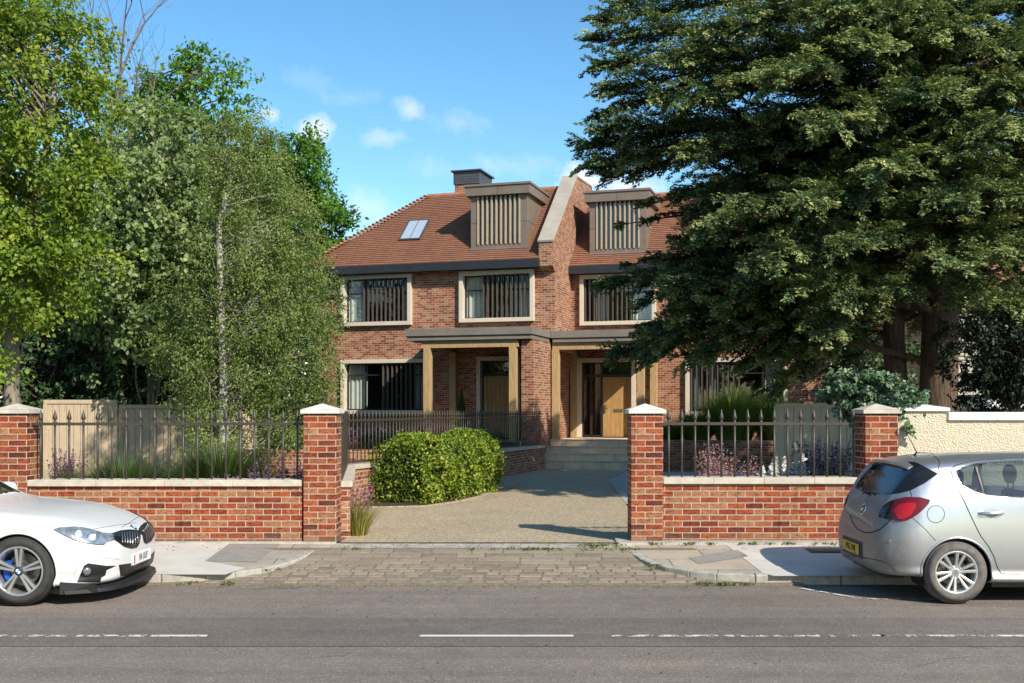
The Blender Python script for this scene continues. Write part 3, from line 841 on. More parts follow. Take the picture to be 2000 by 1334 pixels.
low_wall(-6.066,-2.635,'low red brick wall with stone coping behind the white car, left of the driveway',.905)
low_wall(1.893,4.416,'low red brick wall with stone coping between driveway pillar and silver car',.935)

spear_m = MB()
spear_m.lathe([(.0,-.03),(.02,-.03),(.023,-.02),(.012,-.008),(.016,.004),(.030,.022),(.026,.05),(.012,.10),(.002,.14)], 10)
def railing(path, z0f, z1f, step, label, bar=.0145, group=None, rail=.02, spear=1.0, inset=.5):
    """path: list of (x,y); bars on top of a wall between two rails"""
    pts = [Vector((p[0], p[1], 0)) for p in path]
    seg = [(b_-a_).length for a_, b_ in zip(pts, pts[1:])]; tot = sum(seg)
    def at(s):
        for (a_, b_, l) in zip(pts, pts[1:], seg):
            if s <= l + 1e-6: return a_.lerp(b_, s/l)
            s -= l
        return pts[-1]
    base = pts[0]
    r = thing('iron_railing', label, 'railing', (base.x, base.y, z0f(base.y)), 0, group)
    loc = lambda p, z: (p.x-base.x, p.y-base.y, z - z0f(base.y))
    for nm, zf in (('top_rail', lambda y: z1f(y)), ('bottom_rail', lambda y: z0f(y)+.03)):
        b = MB()
        for a_, b_ in zip(pts, pts[1:]):
            d = (b_-a_).normalized(); n = Vector((-d.y, d.x, 0))*rail*1.1
            A0, B0 = zf(a_.y), zf(b_.y)
            q = [a_-n, b_-n, b_+n, a_+n]; zz_ = [A0, B0, B0, A0]
            b.hull8([loc(p, z-.018) for p, z in zip(q, zz_)] + [loc(p, z+.018) for p, z in zip(q, zz_)])
        b.build(nm, M['rail'], r)
    k = round((tot - 2*inset*step) / step)
    proto = None
    H0 = z1f(pts[0].y) - z0f(pts[0].y)
    for i in range(k+1):
        p = at(inset*step + (tot-2*inset*step)*i/k)
        if proto is None:
            o = MB().tube([(0,0,.012),(0,0,H0+.02)], bar, 8).build('railing_bar', M['rail'], r, smooth=True)
            f = MB(); f.v = [(x*spear, y*spear, z) for x, y, z in spear_m.v]; f.f = list(spear_m.f)
            fo = f.build('finial', M['rail'], o, smooth=True, loc=(0,0,H0+.045)); proto = o
        else:
            o = proto.copy(); COL.objects.link(o); o.parent = r
            c = proto.children[0].copy(); COL.objects.link(c); c.parent = o
        o.location = loc(p, z0f(p.y))
        o.scale = (1, 1, (z1f(p.y)-z0f(p.y))/H0)
    return r
railing([(-6.06,13.62),(-2.63,13.62)], lambda y: .886, lambda y: 1.685, .1797, 'brown iron railing with spear tips on the low wall behind the white car', group='brown iron railings')
railing([(1.90,13.62),(4.41,13.62)], lambda y: .916, lambda y: 1.69, .1694, 'brown iron railing with spear tips between driveway pillar and silver car', group='brown iron railings')

# low wall winding beside the drive, with its own railing
lw = thing('brick_wall', 'low brick wall with pale coping winding beside the driveway behind the hedge', 'wall', (0,0,0), 0, 'garden walls')
b = MB(); cpg = MB()
TH = .24
inner = offs(LOW, .0); outer = offs(LOW, TH)
ci, co = offs(LOW, -.03), offs(LOW, TH+.03)
for i in range(len(LOW)-1):
    b.prism([inner[i], inner[i+1], outer[i+1], outer[i]], lambda x, y: gz(y)-.2, lambda x, y: gz(y)+.665)
    cpg.prism([ci[i], ci[i+1], co[i+1], co[i]], lambda x, y: gz(y)+.668, lambda x, y: gz(y)+.745)
t_b = brick('garden_wall_brick', [(0, (.15,.06,.038)), (.2, (.25,.07,.038)), (.42, (.34,.125,.062)), (.6, (.38,.19,.105)), (.78, (.38,.225,.14)), (1, (.26,.08,.045))], (.50,.41,.29), bump=.4)
b.build('brickwork', t_b, lw); cpg.build('coping', M['stone'], lw)
mid = offs(LOW, TH/2)
railing(mid[2:], lambda y: gz(y)+.755, lambda y: 1.66-.004*(y-18.9), .185, 'dark iron railing with spear tips curving above the hedge to the porch', bar=.0105, rail=.014, spear=.8)
gp = thing('metal_gate', 'brown solid metal gate leaf folded back behind the left driveway pillar', 'gate', (mid[0][0], mid[0][1], .95))
b = MB()
g0, g1 = Vector((mid[0][0]+0, mid[0][1])), Vector((mid[2][0], mid[2][1]))
dv = (g1-g0); nn = Vector((-dv.y, dv.x)).normalized()*.02
def gpan(b, t0, t1, z0, z1, w=1.0):
    p = [dv*t0 - nn*w, dv*t1 - nn*w, dv*t1 + nn*w, dv*t0 + nn*w]
    b.hull8([(q.x, q.y, z0) for q in p] + [(q.x, q.y, z1) for q in p])
gpan(b, .02, .98, -.05, .74); b.build('gate_panel', M['rail'], gp)
b = MB(); gpan(b, .01, .99, .742, .80, 1.6); gpan(b, .01, .99, .803, .875, 1.0); b.build('top_bar', M['rail'], gp)

# cream rendered wall next door
t = NT('cream_render')
vo = t.new('ShaderNodeTexVoronoi'); vo.inputs['Scale'].default_value = 46; t.link(t.coords(), vo.inputs['Vector'])
n = t.noise(48, 3, .6)
h = t.math('ADD', t.math('MULTIPLY', vo.outputs['Distance'], .8), n)
c = t.ramp(h, [(.30, (.20,.16,.10)), (.42, (.43,.36,.25)), (.6, (.53,.455,.325)), (.9, (.58,.51,.38))])
c = t.mix(.5, c, t.ramp(t.noise(1.4, 4), [(.3, (.85,.84,.82)), (.7, (1.08,1.07,1.05))]), 'MULTIPLY')
t.set(Base_Color=c, Roughness=.9, Specular_IOR_Level=.2); t.bump(h, .8, .016)
M['render'] = t.m
M['white_paint'] = plain('white_paint', (.74,.73,.70), .6, var=.06, scale=5)
rw = thing('rendered_wall', 'cream roughcast garden wall with white coping behind the silver car', 'wall', (5.5, 13.6, .1))
MB().box(-.665,-.03,-.06,.38,0,1.745).box(-.029,40,0,.28,0,1.63).build('render_face', M['render'], rw)
b = MB(); b.box(-.70,.005,-.10,.42,1.748,1.79); n_ = len(b.v)
b.v += [(-.70,-.10,1.792),(.005,-.10,1.792),(.005,.42,1.792),(-.70,.42,1.792),(-.35,.16,1.845)]; b.f += [(n_,n_+1,n_+4),(n_+1,n_+2,n_+4),(n_+2,n_+3,n_+4),(n_+3,n_,n_+4)]
b.build('cap', M['white_paint'], rw, bevel=.005)
MB().box(.008,40,-.045,.33,1.633,1.735).build('coping', M['white_paint'], rw, bevel=.008)

# side fences of boards
M['grey_board'] = oak('lightened_board', (.62,.52,.39), (.46,.38,.28))  # paler copy of the boards, lightened to offset the shade on the screen
def board_fence(name, label, loc, rotz, w, h, rounded=False, step=.15, group=None, mat='cedar_board'):
    f = thing(name, label, 'fence', loc, rotz, group)
    b = MB(); k = round(w/step)
    for i in range(k):
        a = w*i/k + .005; c = w*(i+1)/k - .005
        b.box(a, c, -.015, .015, .05, h-.1)
    b.box(.02,w-.02,.017,.03,.05,h-.12)
    b.build('board_panel', M[mat], f, bevel=.004)
    r = MB()
    if rounded:
        R_ = .12
        prof = [(-.03,h-.22)] + [(-.03+R_-R_*math.cos(q), h-R_+R_*math.sin(q)-.0) for q in [rad(a) for a in (0,30,60,90)]] + [(w+.03-R_+R_*math.sin(q), h-R_+R_*math.cos(q)) for q in [rad(a) for a in (0,30,60,90)]] + [(w+.03,h-.22)]
        n = len(r.v); m = len(prof)
        low = [(min(max(x,.04),w-.04), min(z,h-.1)) for x, z in prof]
        for y in (-.04,.04):
            r.v += [(x,y,z) for x,z in prof] + [(x,y,z) for x,z in low]
        for i in range(m-1):
            r.f += [(n+i,n+i+1,n+m+i+1,n+m+i),(n+2*m+i,n+2*m+m+i,n+2*m+m+i+1,n+2*m+i+1),(n+i,n+2*m+i,n+2*m+i+1,n+i+1)]
        r.box(-.03,.04,-.04,.04,.0,h-.223); r.box(w-.04,w+.03,-.04,.04,.0,h-.223)
    else:
        r.box(-.04,w+.04,-.04,.04,h-.098,h)
    r.build('top_rail', M[mat], f, bevel=.006)
    if not rounded:
        for x in (0, w): MB().box(x-.05,x+.05,-.045,.045,-.05,h-.1).build('fence_post', M[mat], f, bevel=.006)
    return f
board_fence('board_fence', 'tall pale timber board gate panel behind the grasses on the left, the taller of two', (-11.45,26.4,gz(26)), 0, 1.72, 2.02, step=.17, group='timber garden screens')
board_fence('board_fence', 'long pale timber board fence behind the birch trunk, the lower of two', (-9.62,26.45,gz(26)), rad(9), 3.2, 1.9, step=.17, group='timber garden screens')
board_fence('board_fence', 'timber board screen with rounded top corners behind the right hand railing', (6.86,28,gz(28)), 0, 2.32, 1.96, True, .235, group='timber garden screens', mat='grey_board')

# raised brick planter in front of the right hand window, low brick planter on the left lawn
pw = thing('brick_planter', 'raised brick planter full of grasses under the right ground floor window', 'planter', (0,35.5,0), -rad(17))
MB().box(4.86,10.2,-1.5,-1.27,-.4,.90).build('brickwork', M['brick_house'], pw)
MB().box(4.86,10.2,-1.268,2.15,-.4,.82).build('planting_soil', M['soil'], pw)
pl = thing('brick_planter', 'low brick planter wall beyond the birch on the left', 'planter', (-6.9,24.4,0))
MB().box(0,4.8,0,.24,-.2,.93).build('brickwork', t_b, pl)
MB().box(0,4.8,.243,2.0,-.2,.85).build('planting_soil', M['soil'], pl)

# the neighbour's house behind the cedar
nb = thing('neighbour_house', 'cream rendered neighbouring house with red tiled roof half hidden behind the cedar', 'house', (19.5,33,0))
M['nb_wall'] = plain('cream_paint_wall', (.46,.41,.32), .85, var=.1, bump=.2)
MB().box(-6.2,9,0,9,-.5,5.2).build('wall', M['nb_wall'], nb)
b = MB(); b.v = [(-6.7,-.5,5.2),(9.5,-.5,5.2),(9.5,9.5,5.2),(-6.7,9.5,5.2),(-2,4.5,8.4),(5,4.5,8.4)]
b.f = [(0,1,5,4),(1,2,5),(2,3,4,5),(3,0,4),(3,2,1,0)]; b.build('roof', M['tile'], nb)
for (x, z) in ((-4.5,1.2),(-1.5,1.2),(2,1.2),(-4.5,3.4),(2,3.4)):
    w = MB().box(x,x+1.5,-.06,.02,z,z+1.2).build('window', M['white_paint'], nb)
    MB().box(x+.08,x+.71,-.07,-.05,z+.08,z+1.12).box(x+.79,x+1.42,-.07,-.05,z+.08,z+1.12).build('pane', M['dark_frame'], w)
ga = thing('garage', 'low garage with white fascia behind the dark shrub and rendered wall', 'garage', (13.6,27,0))
MB().box(-2.6,2.3,0,5,-.5,1.86).build('wall', M['nb_wall'], ga)
MB().box(-2.8,2.5,-.25,5.2,1.863,2.12).build('fascia', M['white_paint'], ga, bevel=.01)
MB().box(-2.85,2.55,-.3,5.25,2.123,2.2).build('roof', M['zinc'], ga)
for x in (-1.9, .5): 
    w = MB().box(x,x+1.2,-.03,.02,1.0,1.7).build('window', M['white_paint'], ga)
    MB().box(x+.06,x+.57,-.04,-.032,1.06,1.64).box(x+.63,x+1.14,-.04,-.032,1.06,1.64).build('pane', M['dark_frame'], w)
# ================================================================ trees and plants
def leaf_mat(name, stops, trans=.3, rough=.5, spec=.35):
    t = NT(name)
    at = t.new('ShaderNodeAttribute'); at.attribute_name = 'tint'
    c = t.ramp(at.outputs['Fac'], stops)
    t.set(Base_Color=c, Roughness=rough, Specular_IOR_Level=spec)
    tl = t.new('ShaderNodeBsdfTranslucent')
    t.link(t.mix(1.0, c, (1.25, 1.3, .75), 'MULTIPLY'), tl.inputs[0])
    mx = t.new('ShaderNodeMixShader'); mx.inputs[0].default_value = trans
    t.link(t.b.outputs[0], mx.inputs[1]); t.link(tl.outputs[0], mx.inputs[2]); t.link(mx.outputs[0], t.out.inputs['Surface'])
    return t.m
def unit(a): return a / np.maximum(np.linalg.norm(a, axis=1, keepdims=True), 1e-9)
def leaf_object(name, c, d, n, L, Wd, tint, mat, parent, fold=.15, origin=(0,0,0)):
    """one mesh of leaf-shaped faces: centre, axis, normal, length, width, tint per leaf"""
    N = len(c); d = unit(d); s = unit(np.cross(d, n)); n = np.cross(s, d)
    L = np.broadcast_to(np.asarray(L, float).reshape(-1,1), (N,1)); Wd = np.broadcast_to(np.asarray(Wd, float).reshape(-1,1), (N,1))
    c = c - np.asarray(origin)
    V = np.empty((N,4,3), np.float32)
    V[:,0] = c - d*L*.5; V[:,2] = c + d*L*.5 - n*L*fold
    V[:,1] = c + s*Wd*.5 + n*Wd*fold; V[:,3] = c - s*Wd*.5 + n*Wd*fold
    me = bpy.data.meshes.new(name)
    me.vertices.add(N*4); me.loops.add(N*4); me.polygons.add(N)
    me.vertices.foreach_set('co', V.ravel())
    me.loops.foreach_set('vertex_index', np.arange(N*4, dtype=np.int32))
    me.polygons.foreach_set('loop_start', np.arange(0, N*4, 4, dtype=np.int32))
    me.polygons.foreach_set('loop_total', np.full(N, 4, np.int32))
    a = me.attributes.new('tint', 'FLOAT', 'FACE'); a.data.foreach_set('value', np.clip(tint, 0, 1).astype(np.float32))
    me.update(calc_edges=True)
    me.materials.append(mat)
    o = bpy.data.objects.new(name, me); COL.objects.link(o); o.parent = parent
    return o
def bark(name, a, b, sc=(8,8,1.4), bump=.6, spots=None):
    t = NT(name)
    mp = t.new('ShaderNodeMapping'); mp.inputs['Scale'].default_value = sc; t.link(t.coords(), mp.inputs[0])
    n = t.noise(2.2, 6, .65, mp.outputs[0], .6)
    c = t.ramp(n, [(.35, a), (.65, b)])
    if spots:
        mp2 = t.new('ShaderNodeMapping'); mp2.inputs['Scale'].default_value = (2, 2, 9); t.link(t.coords(), mp2.inputs[0])
        c = t.mix(t.ramp(t.noise(2.0, 4, .6, mp2.outputs[0]), [(.56, (0,0,0)), (.63, (1,1,1))]), c, spots)
    t.set(Base_Color=c, Roughness=.9, Specular_IOR_Level=.2); t.bump(n, bump, .03)
    return t.m
M['bark_pale'] = bark('pale_bark', (.17,.14,.10), (.30,.26,.20))
M['bark_birch'] = bark('birch_bark', (.27,.24,.20), (.43,.40,.34), (4,4,4), .3, (.05,.042,.035))
M['bark_cedar'] = bark('cedar_bark', (.06,.042,.03), (.165,.115,.082), (7,7,.8), 1.0)
M['bark_dark'] = bark('dark_bark', (.04,.03,.022), (.10,.08,.06))

def blob_points(rs, blobs, n, shell=.55):
    w = np.array([b[6] if len(b) > 6 else b[3]*b[4]*b[5] for b in blobs], float); w /= w.sum()
    idx = rs.choice(len(blobs), n, p=w)
    B = np.array([b[:6] for b in blobs])[idx]
    v = unit(rs.normal(size=(n,3)))
    r = shell + (1-shell)*rs.random((n,1))**.6
    return B[:,:3] + v*B[:,3:6]*r, v
def leafy_tree(name, label, cat, trunk, r0, blobs, ncl, per, crad, lsize, stops, mat_bark, seed, group=None, trans=.3, limb=.05, droop=0.0, lw=.6, vis_limbs=1.0, extra=None, flat=.8, parts=('trunk','crown')):
    rs = np.random.RandomState(seed); rn = random.Random(seed)
    base = trunk[0]
    t = thing(name, label, cat, base, 0, group)
    cl, out = blob_points(rs, blobs, ncl)
    b = MB()
    tp = [Vector(p) - Vector(base) for p in trunk]
    k = len(tp)
    b.tube(tp, [r0*(1-.75*i/(k-1)) for i in range(k)], 10)
    for i in range(ncl):
        if rn.random() > vis_limbs: continue
        q = Vector(cl[i]) - Vector(base)
        cand = [p for p in tp if p.z < q.z - .1] or [tp[0]]
        # leave the trunk somewhat below the clump
        want = q.z - .45*math.hypot(q.x-cand[-1].x, q.y-cand[-1].y)
        s0 = min(range(k-1), key=lambda j: abs((tp[j].z+tp[j+1].z)/2 - want))
        f = rn.random(); st = tp[s0].lerp(tp[s0+1], f)
        m1 = st.lerp(q, .4) + Vector((rn.uniform(-.15,.15), rn.uniform(-.15,.15), .12*(q-st).length))
        m2 = st.lerp(q, .75) + Vector((rn.uniform(-.12,.12), rn.uniform(-.12,.12), .10*(q-st).length))
        le = (q-st).length
        rr = min(limb*(.5+.25*le), r0*.6)
        b.tube([st, m1, m2, q], [rr, rr*.6, rr*.38, rr*.12], 5, cap=False)
    b.build(parts[0], mat_bark, t, smooth=True)
    N = ncl*per
    ci = np.repeat(np.arange(ncl), per)
    # twigs: every clump is a bundle of short shoots carrying leaves
    ns = max(4, per//9)
    shoot = unit(rs.normal(size=(ncl, ns, 3)).reshape(-1,3) + np.repeat(out, ns, 0)*.5 + np.array([0,0,.15-droop])).reshape(ncl, ns, 3)
    si = rs.randint(0, ns, N)
    sh = shoot[ci, si]
    slen = (rs.random((ncl, ns))*.6+.5)[ci, si][:,None]
    tt = rs.random((N,1))**.75
    p = cl[ci] + sh*tt*slen*crad*np.array([1,1,flat]) + rs.normal(size=(N,3))*crad*.10
    p[:,2] -= droop*crad*(tt[:,0]**2)*slen[:,0]*.8
    d = unit(sh*.6 + rs.normal(size=(N,3))*.7 + np.array([0,0,-.25-droop]))
    n = unit(np.array([.25,-.3,1.0]) + out[ci]*.3 + rs.normal(size=(N,3))*.55)
    L = lsize*(.7+.6*rs.random(N))
    tint = .5 + .16*rs.normal(size=ncl)[ci] + .17*rs.normal(size=N) + .10*(tt[:,0]-.5)
    leaf_object(parts[1], p, d, n, L, L*lw, tint, leaf_mat(name + '_leaf', stops, trans), t, origin=base)
    return t

G = lambda r, g, b_: (r, g, b_)
# yellow-green tree by the road, far left
leafy_tree('lime_tree', 'yellow green tree with forked pale trunk at the left edge behind the white car', 'tree',
    [(-8.1,17.2,.1),(-8.0,17.2,1.6),(-7.95,17.1,3.0),(-7.72,17.1,4.6),(-7.4,17.1,6.0),(-7.2,17.1,7.6)], .15,
    [(-9.1,17.2,5.6,2.3,2.0,2.6),(-7.6,17.0,6.7,1.35,1.6,1.9),(-7.25,17.1,5.0,1.0,1.4,1.5),(-7.9,17.0,3.9,1.5,1.5,.9),(-9.6,17.1,8.2,2.2,1.8,1.3),(-8.6,16.6,4.4,1.6,1.2,1.3),(-8.0,16.3,3.2,.9,.6,.8),(-7.9,16.4,2.55,.45,.4,.5)],
    520, 140, .55, .076, [(0,(.055,.105,.012)),(.45,(.14,.215,.02)),(.75,(.235,.305,.03)),(1,(.34,.38,.055))], M['bark_pale'], 3, trans=.38, limb=.02, lw=.75, vis_limbs=.3, group='garden trees on the left')
# grey-green maple
leafy_tree('maple_tree', 'grey green tree with pale leaves between the yellow green tree and the birch', 'tree',
    [(-9.3,27.6,.1),(-9.25,27.6,2.6),(-9.1,27.6,5.0),(-8.9,27.6,7.2),(-8.7,27.6,9.0)], .13,
    [(-8.8,27.4,7.9,1.5,1.6,1.9),(-8.3,27.3,6.2,1.9,1.7,2.0),(-9.6,27.4,5.5,2.1,1.7,2.0),(-9.0,27.3,4.1,1.8,1.5,1.2),(-10.4,27.4,7.0,1.5,1.4,1.6),(-7.3,27.4,4.3,1.2,1.2,1.5),(-9.3,25.6,5.6,1.2,.8,1.6),(-8.5,25.4,4.0,1.1,.8,1.2),(-8.2,25.6,7.2,1.0,.8,1.2)],
    520, 85, .62, .135, [(0,(.08,.13,.045)),(.45,(.18,.25,.085)),(.75,(.28,.35,.14)),(1,(.40,.45,.23))], M['bark_pale'], 5, trans=.42, limb=.022, lw=.75, droop=.25, group='garden trees on the left')
# birch in front of the house corner
leafy_tree('birch_tree', 'fine leaved birch with white trunk in front of the left house corner', 'tree',
    [(-5.50,20.6,.1),(-5.52,20.6,1.2),(-5.53,20.6,2.6),(-5.58,20.6,4.0),(-5.62,20.6,5.4),(-5.45,20.8,6.3),(-5.3,21.0,7.0)], .105,
    [(-5.25,21.4,7.0,.8,.9,.8),(-5.1,21.5,6.3,1.0,1.0,1.1),(-4.95,21.6,5.2,1.25,1.2,1.25),(-4.85,21.6,4.0,1.35,1.2,1.25),(-4.85,21.5,2.9,1.4,1.2,1.05),(-5.1,21.4,1.9,1.4,1.1,.7),(-6.2,21.6,3.4,1.0,1.1,1.3),(-5.9,21.4,2.0,.9,.9,.7),(-4.7,20.5,4.6,.7,.5,.9),(-4.6,20.4,3.0,.8,.5,.8),(-5.5,20.5,6.2,.6,.5,.8),(-5.6,20.4,3.6,.5,.35,.5),(-5.5,20.3,1.7,.8,.4,.6),(-5.6,20.3,5.0,.5,.35,.7),(-5.5,20.3,2.9,.5,.3,.5)],
    620, 150, .48, .05, [(0,(.06,.10,.02)),(.45,(.14,.195,.045)),(.75,(.23,.28,.08)),(1,(.33,.36,.13))], M['bark_birch'], 8, trans=.42, limb=.009, lw=.7, droop=.45, vis_limbs=.6, group='garden trees on the left')
# tall trees beyond the garden
leafy_tree('ash_tree', 'tall bright green tree rising behind the maple against the sky', 'tree',
    [(-12.5,38,0),(-12.4,38,4),(-12.2,38,8),(-11.9,38,12),(-11.3,38,14)], .3,
    [(-11.0,38,12.9,1.7,2,1.6),(-11.3,38,10.6,2.5,2.4,2.0),(-9.6,38,8.6,2.2,2.2,2.4),(-13.2,38,10.8,1.9,2.2,2.6),(-12.5,38,7.0,3.4,2.6,2.6),(-8.8,38,6.2,2.2,2,2.2)],
    330, 85, .95, .21, [(0,(.035,.095,.012)),(.45,(.10,.215,.022)),(.75,(.17,.30,.035)),(1,(.26,.38,.07))], M['bark_dark'], 11, trans=.4, limb=.04, lw=.5, group='tall trees behind the garden')
leafy_tree('ash_tree', 'bright green tree behind the left end of the tiled roof', 'tree',
    [(-9.9,46,0),(-9.8,46,4),(-9.5,46,7),(-9.2,46,10),(-9.0,46,12)], .26,
    [(-9.0,46,11.6,1.6,2,2.0),(-8.2,46,9.4,1.5,2,1.7),(-10.4,46,10.2,1.6,2,2.2),(-9.2,46,7.4,2.2,2.2,2.4),(-11.3,46,12.6,1.4,1.6,1.2)],
    220, 80, .95, .23, [(0,(.03,.085,.012)),(.45,(.08,.19,.02)),(.75,(.14,.26,.03)),(1,(.22,.34,.06))], M['bark_dark'], 13, trans=.45, limb=.04, lw=.5, group='tall trees behind the garden')
# leafless tree in the top left corner
bt = thing('bare_tree', 'leafless twiggy tree behind the yellow green tree at the top left', 'tree', (-11.6,30,0), 0, 'tall trees behind the garden')
rn = random.Random(21); b = MB()
def grow(p, d, l, r, dep):
    q = p + d*l; m = p.lerp(q, .5) + Vector((rn.uniform(-.05,.05)*l, rn.uniform(-.05,.05)*l, 0))
    b.tube([p, m, q], [r, r*.85, r*.65], 5 if dep < 3 else 3, cap=False)
    if dep == 7: return
    for i in range(3 if dep in (0,1,2,3) else 2):
        nd = (d + Vector((rn.uniform(-1,1), rn.uniform(-1,1), rn.uniform(-.15,.5)))*.55).normalized()
        grow(q if i < 2 else m, nd, l*rn.uniform(.6,.82), r*.56, dep+1)
b.tube([(0,0,0),(.1,0,6)], [.16,.115], 8)
grow(Vector((.1,0,6)), Vector((.05,0,1)), 2.9, .11, 0)
b.build('trunk', plain('twig_bark', (.16,.12,.10), .9), bt)
# evergreen mass behind the timber fences
IVY = [(0,(.016,.04,.014)),(.45,(.045,.09,.03)),(.75,(.09,.15,.055)),(1,(.18,.25,.12))]
leafy_tree('laurel_bush', 'dark glossy evergreen bush above the timber fence at the left edge', 'bush',
    [(-12.0,28,0),(-12.0,28,1.6),(-11.9,28,3),(-11.8,28,4)], .1,
    [(-12.6,28.0,2.9,1.6,1.0,1.3),(-10.9,28.0,2.9,1.5,.9,1.3),(-14.2,27.8,2.4,1.6,1.2,2.0),(-13.0,27.2,1.2,1.0,.8,1.0),(-9.4,28.1,2.7,1.2,.8,1.1)],
    240, 90, .5, .13, IVY, M['bark_dark'], 17, trans=.12, limb=.02, lw=.65, vis_limbs=.3, group='evergreen bushes behind the fence')
leafy_tree('laurel_bush', 'dark evergreen bush rising behind the timber fence and birch', 'bush',
    [(-8,28.6,0),(-8,28.6,2.5),(-7.9,28.6,4.5),(-7.8,28.6,6)], .14,
    [(-10.4,29,3.4,2.4,1.3,3.0),(-7.2,29,3.8,2.4,1.3,3.3),(-13.4,29,4,2.6,1.3,3.5)],
    260, 75, .7, .16, IVY, M['bark_pale'], 19, trans=.12, limb=.05, lw=.6, group='evergreen bushes behind the fence')
leafy_tree('laurel_bush', 'broad dark evergreen bush filling the gap beside the left house wall', 'bush',
    [(-12,36,0),(-12,36,3),(-12,36,5)], .2,
    [(-9.6,36,2.4,1.7,1.5,2.6),(-12.5,35.5,3.5,2.6,1.5,3.6),(-8.35,39.5,2.6,1.5,1.1,3.4),(-7.5,41,2.4,1.1,1.0,3.2),(-7.35,36.6,2.0,.5,.5,2.6,9),(-16,34,4.5,3.5,1.8,4.6),(-20,33,5,3.6,1.8,5)],
    330, 70, .9, .22, IVY, M['bark_dark'], 23, trans=.12, limb=.05, lw=.6, group='evergreen bushes behind the fence')

# ---------------- the great cedar
rs = np.random.RandomState(77); rn = random.Random(77)
ce = thing('cedar_tree', 'huge dark cedar with twin trunks spreading over the right half of the houses', 'tree', (8.75,22,0))
CB = Vector((8.75,22,0))
tk = MB()
T1 = [(0,0,-.1),(0,0,.6),(-.03,0,1.8),(.03,.05,3.5),(.0,.1,6),(-.1,.1,8.6),(.1,.1,10.2),(.25,.1,11.3)]
T2 = [(-.55,.4,-.1),(-.62,.4,.8),(-.72,.4,1.8),(-.8,.4,3.4),(-.75,.4,6),(-.9,.5,8.6),(-1.2,.5,10.8)]
tk.tube(T1, [.48,.42,.385,.36,.33,.27,.2,.05], 14); tk.tube(T2, [.32,.26,.24,.22,.2,.16,.05], 12)
P_, D_, N_, L_, T_ = [], [], [], [], []
def catm(p0, p1, p2, p3, t):
    return .5*((2*p1)+(-p0+p2)*t+(2*p0-5*p1+4*p2-p3)*t*t+(-p0+3*p1-3*p2+p3)*t**3)
def bough(start, tip, sag=.10, wid=1.0, dens=1.0, tone=0.0):
    """a limb from the trunk to its tip, carrying flat feathery fronds"""
    st, tp = Vector(start), Vector(tip); le = (tp-st).length
    pts = [st, st.lerp(tp,.33)+Vector((0,0,sag*le*.9)), st.lerp(tp,.68)+Vector((0,0,sag*le*.75)), tp]
    r0 = .0105*le+.012
    tk.tube([p-CB for p in pts], [r0, r0*.7, r0*.4, .008], 6, cap=False)
    q = [pts[0]*2-pts[1]] + pts + [pts[3]*2-pts[2]]
    nf = int(6.2*dens*le)+5
    for i in range(nf):
        s = .22 + .78*(rn.random()**.75)
        if i < 3: s = .97+.01*i
        g = s*3; k = min(2, int(g)); f = g-k
        p = catm(q[k], q[k+1], q[k+2], q[k+3], f)
        ax = (catm(q[k], q[k+1], q[k+2], q[k+3], min(1,f+.02)) - catm(q[k], q[k+1], q[k+2], q[k+3], max(0,f-.02))).normalized()
        side = ax.cross(Vector((0,0,1))).normalized()*(1 if rn.random()<.5 else -1)
        fl = wid*(.30+.95*math.sin(math.pi*min(1,(s*.84+.12)))**.8)*rn.uniform(.55,1.15)
        sp = rn.uniform(.15,.95) if i >= 3 else rn.uniform(0,.35)
        dr = (ax*rn.uniform(.6,1.1) + side*sp + Vector((0,0,rn.uniform(-.36,.48)))).normalized()
        up = Vector((rn.gauss(0,.28), rn.gauss(-.30,.28), 1)); sd = dr.cross(up).normalized(); up = sd.cross(dr)
        DR, SD, UP = np.array(dr), np.array(sd), np.array(up)
        ntw = int(9+26*fl)
        t = (np.arange(ntw)+rs.random(ntw))/ntw
        sg = np.where(np.arange(ntw)%2==0, 1., -1.)
        tl = (.06+.24*fl*(1-t)**.7*(.35+.65*np.minimum(1,t/.25)))*(.7+.6*rs.random(ntw))
        base = np.array(p) + DR*(t*fl)[:,None] + UP*(.10*fl*np.sin(t*2.2)-.12*fl*t*t)[:,None] + rs.normal(size=(ntw,3))*.02
        td = DR*(.75+.2*rs.random(ntw))[:,None] + SD*(sg*(.75+.25*rs.random(ntw)))[:,None] + UP*rs.normal(size=ntw)[:,None]*.22
        td = unit(td)
        K = 6
        u = (np.arange(K)+.4)/K
        c = base[:,None,:] + td[:,None,:]*(tl[:,None]*u[None])[:,:,None] + rs.normal(size=(ntw,K,3))*.013
        zz2 = np.where((np.arange(K)%2)==0, 1., -1.)
        d = td[:,None,:] + (SD*sg[:,None]*.0)[:,None,:] + np.cross(td, UP)[:,None,:]*zz2[None,:,None]*.55 + rs.normal(size=(ntw,K,3))*.22
        m = ntw*K
        P_.append(c.reshape(-1,3)); D_.append(d.reshape(-1,3)); N_.append(UP + rs.normal(size=(m,3))*.45)
        L_.append(.052+.05*rs.random(m)); tb = .42+tone+rn.gauss(0,.15)
        T_.append((tb + .10*rs.normal(size=(ntw,K)) + .30*(u[None]-.5) + .22*(t[:,None]-.5)).reshape(-1))
def pt(px, py, d): return ((px-1000)*d/2100, d, 1.9+(795-py)*d/2100)
def on_trunk(z, i=0):
    z = min(z, 10.9); return (8.72-.01*z, 22.05, z) if i % 2 == 0 or z > 8 else (8.75-.78, 22.4, z)
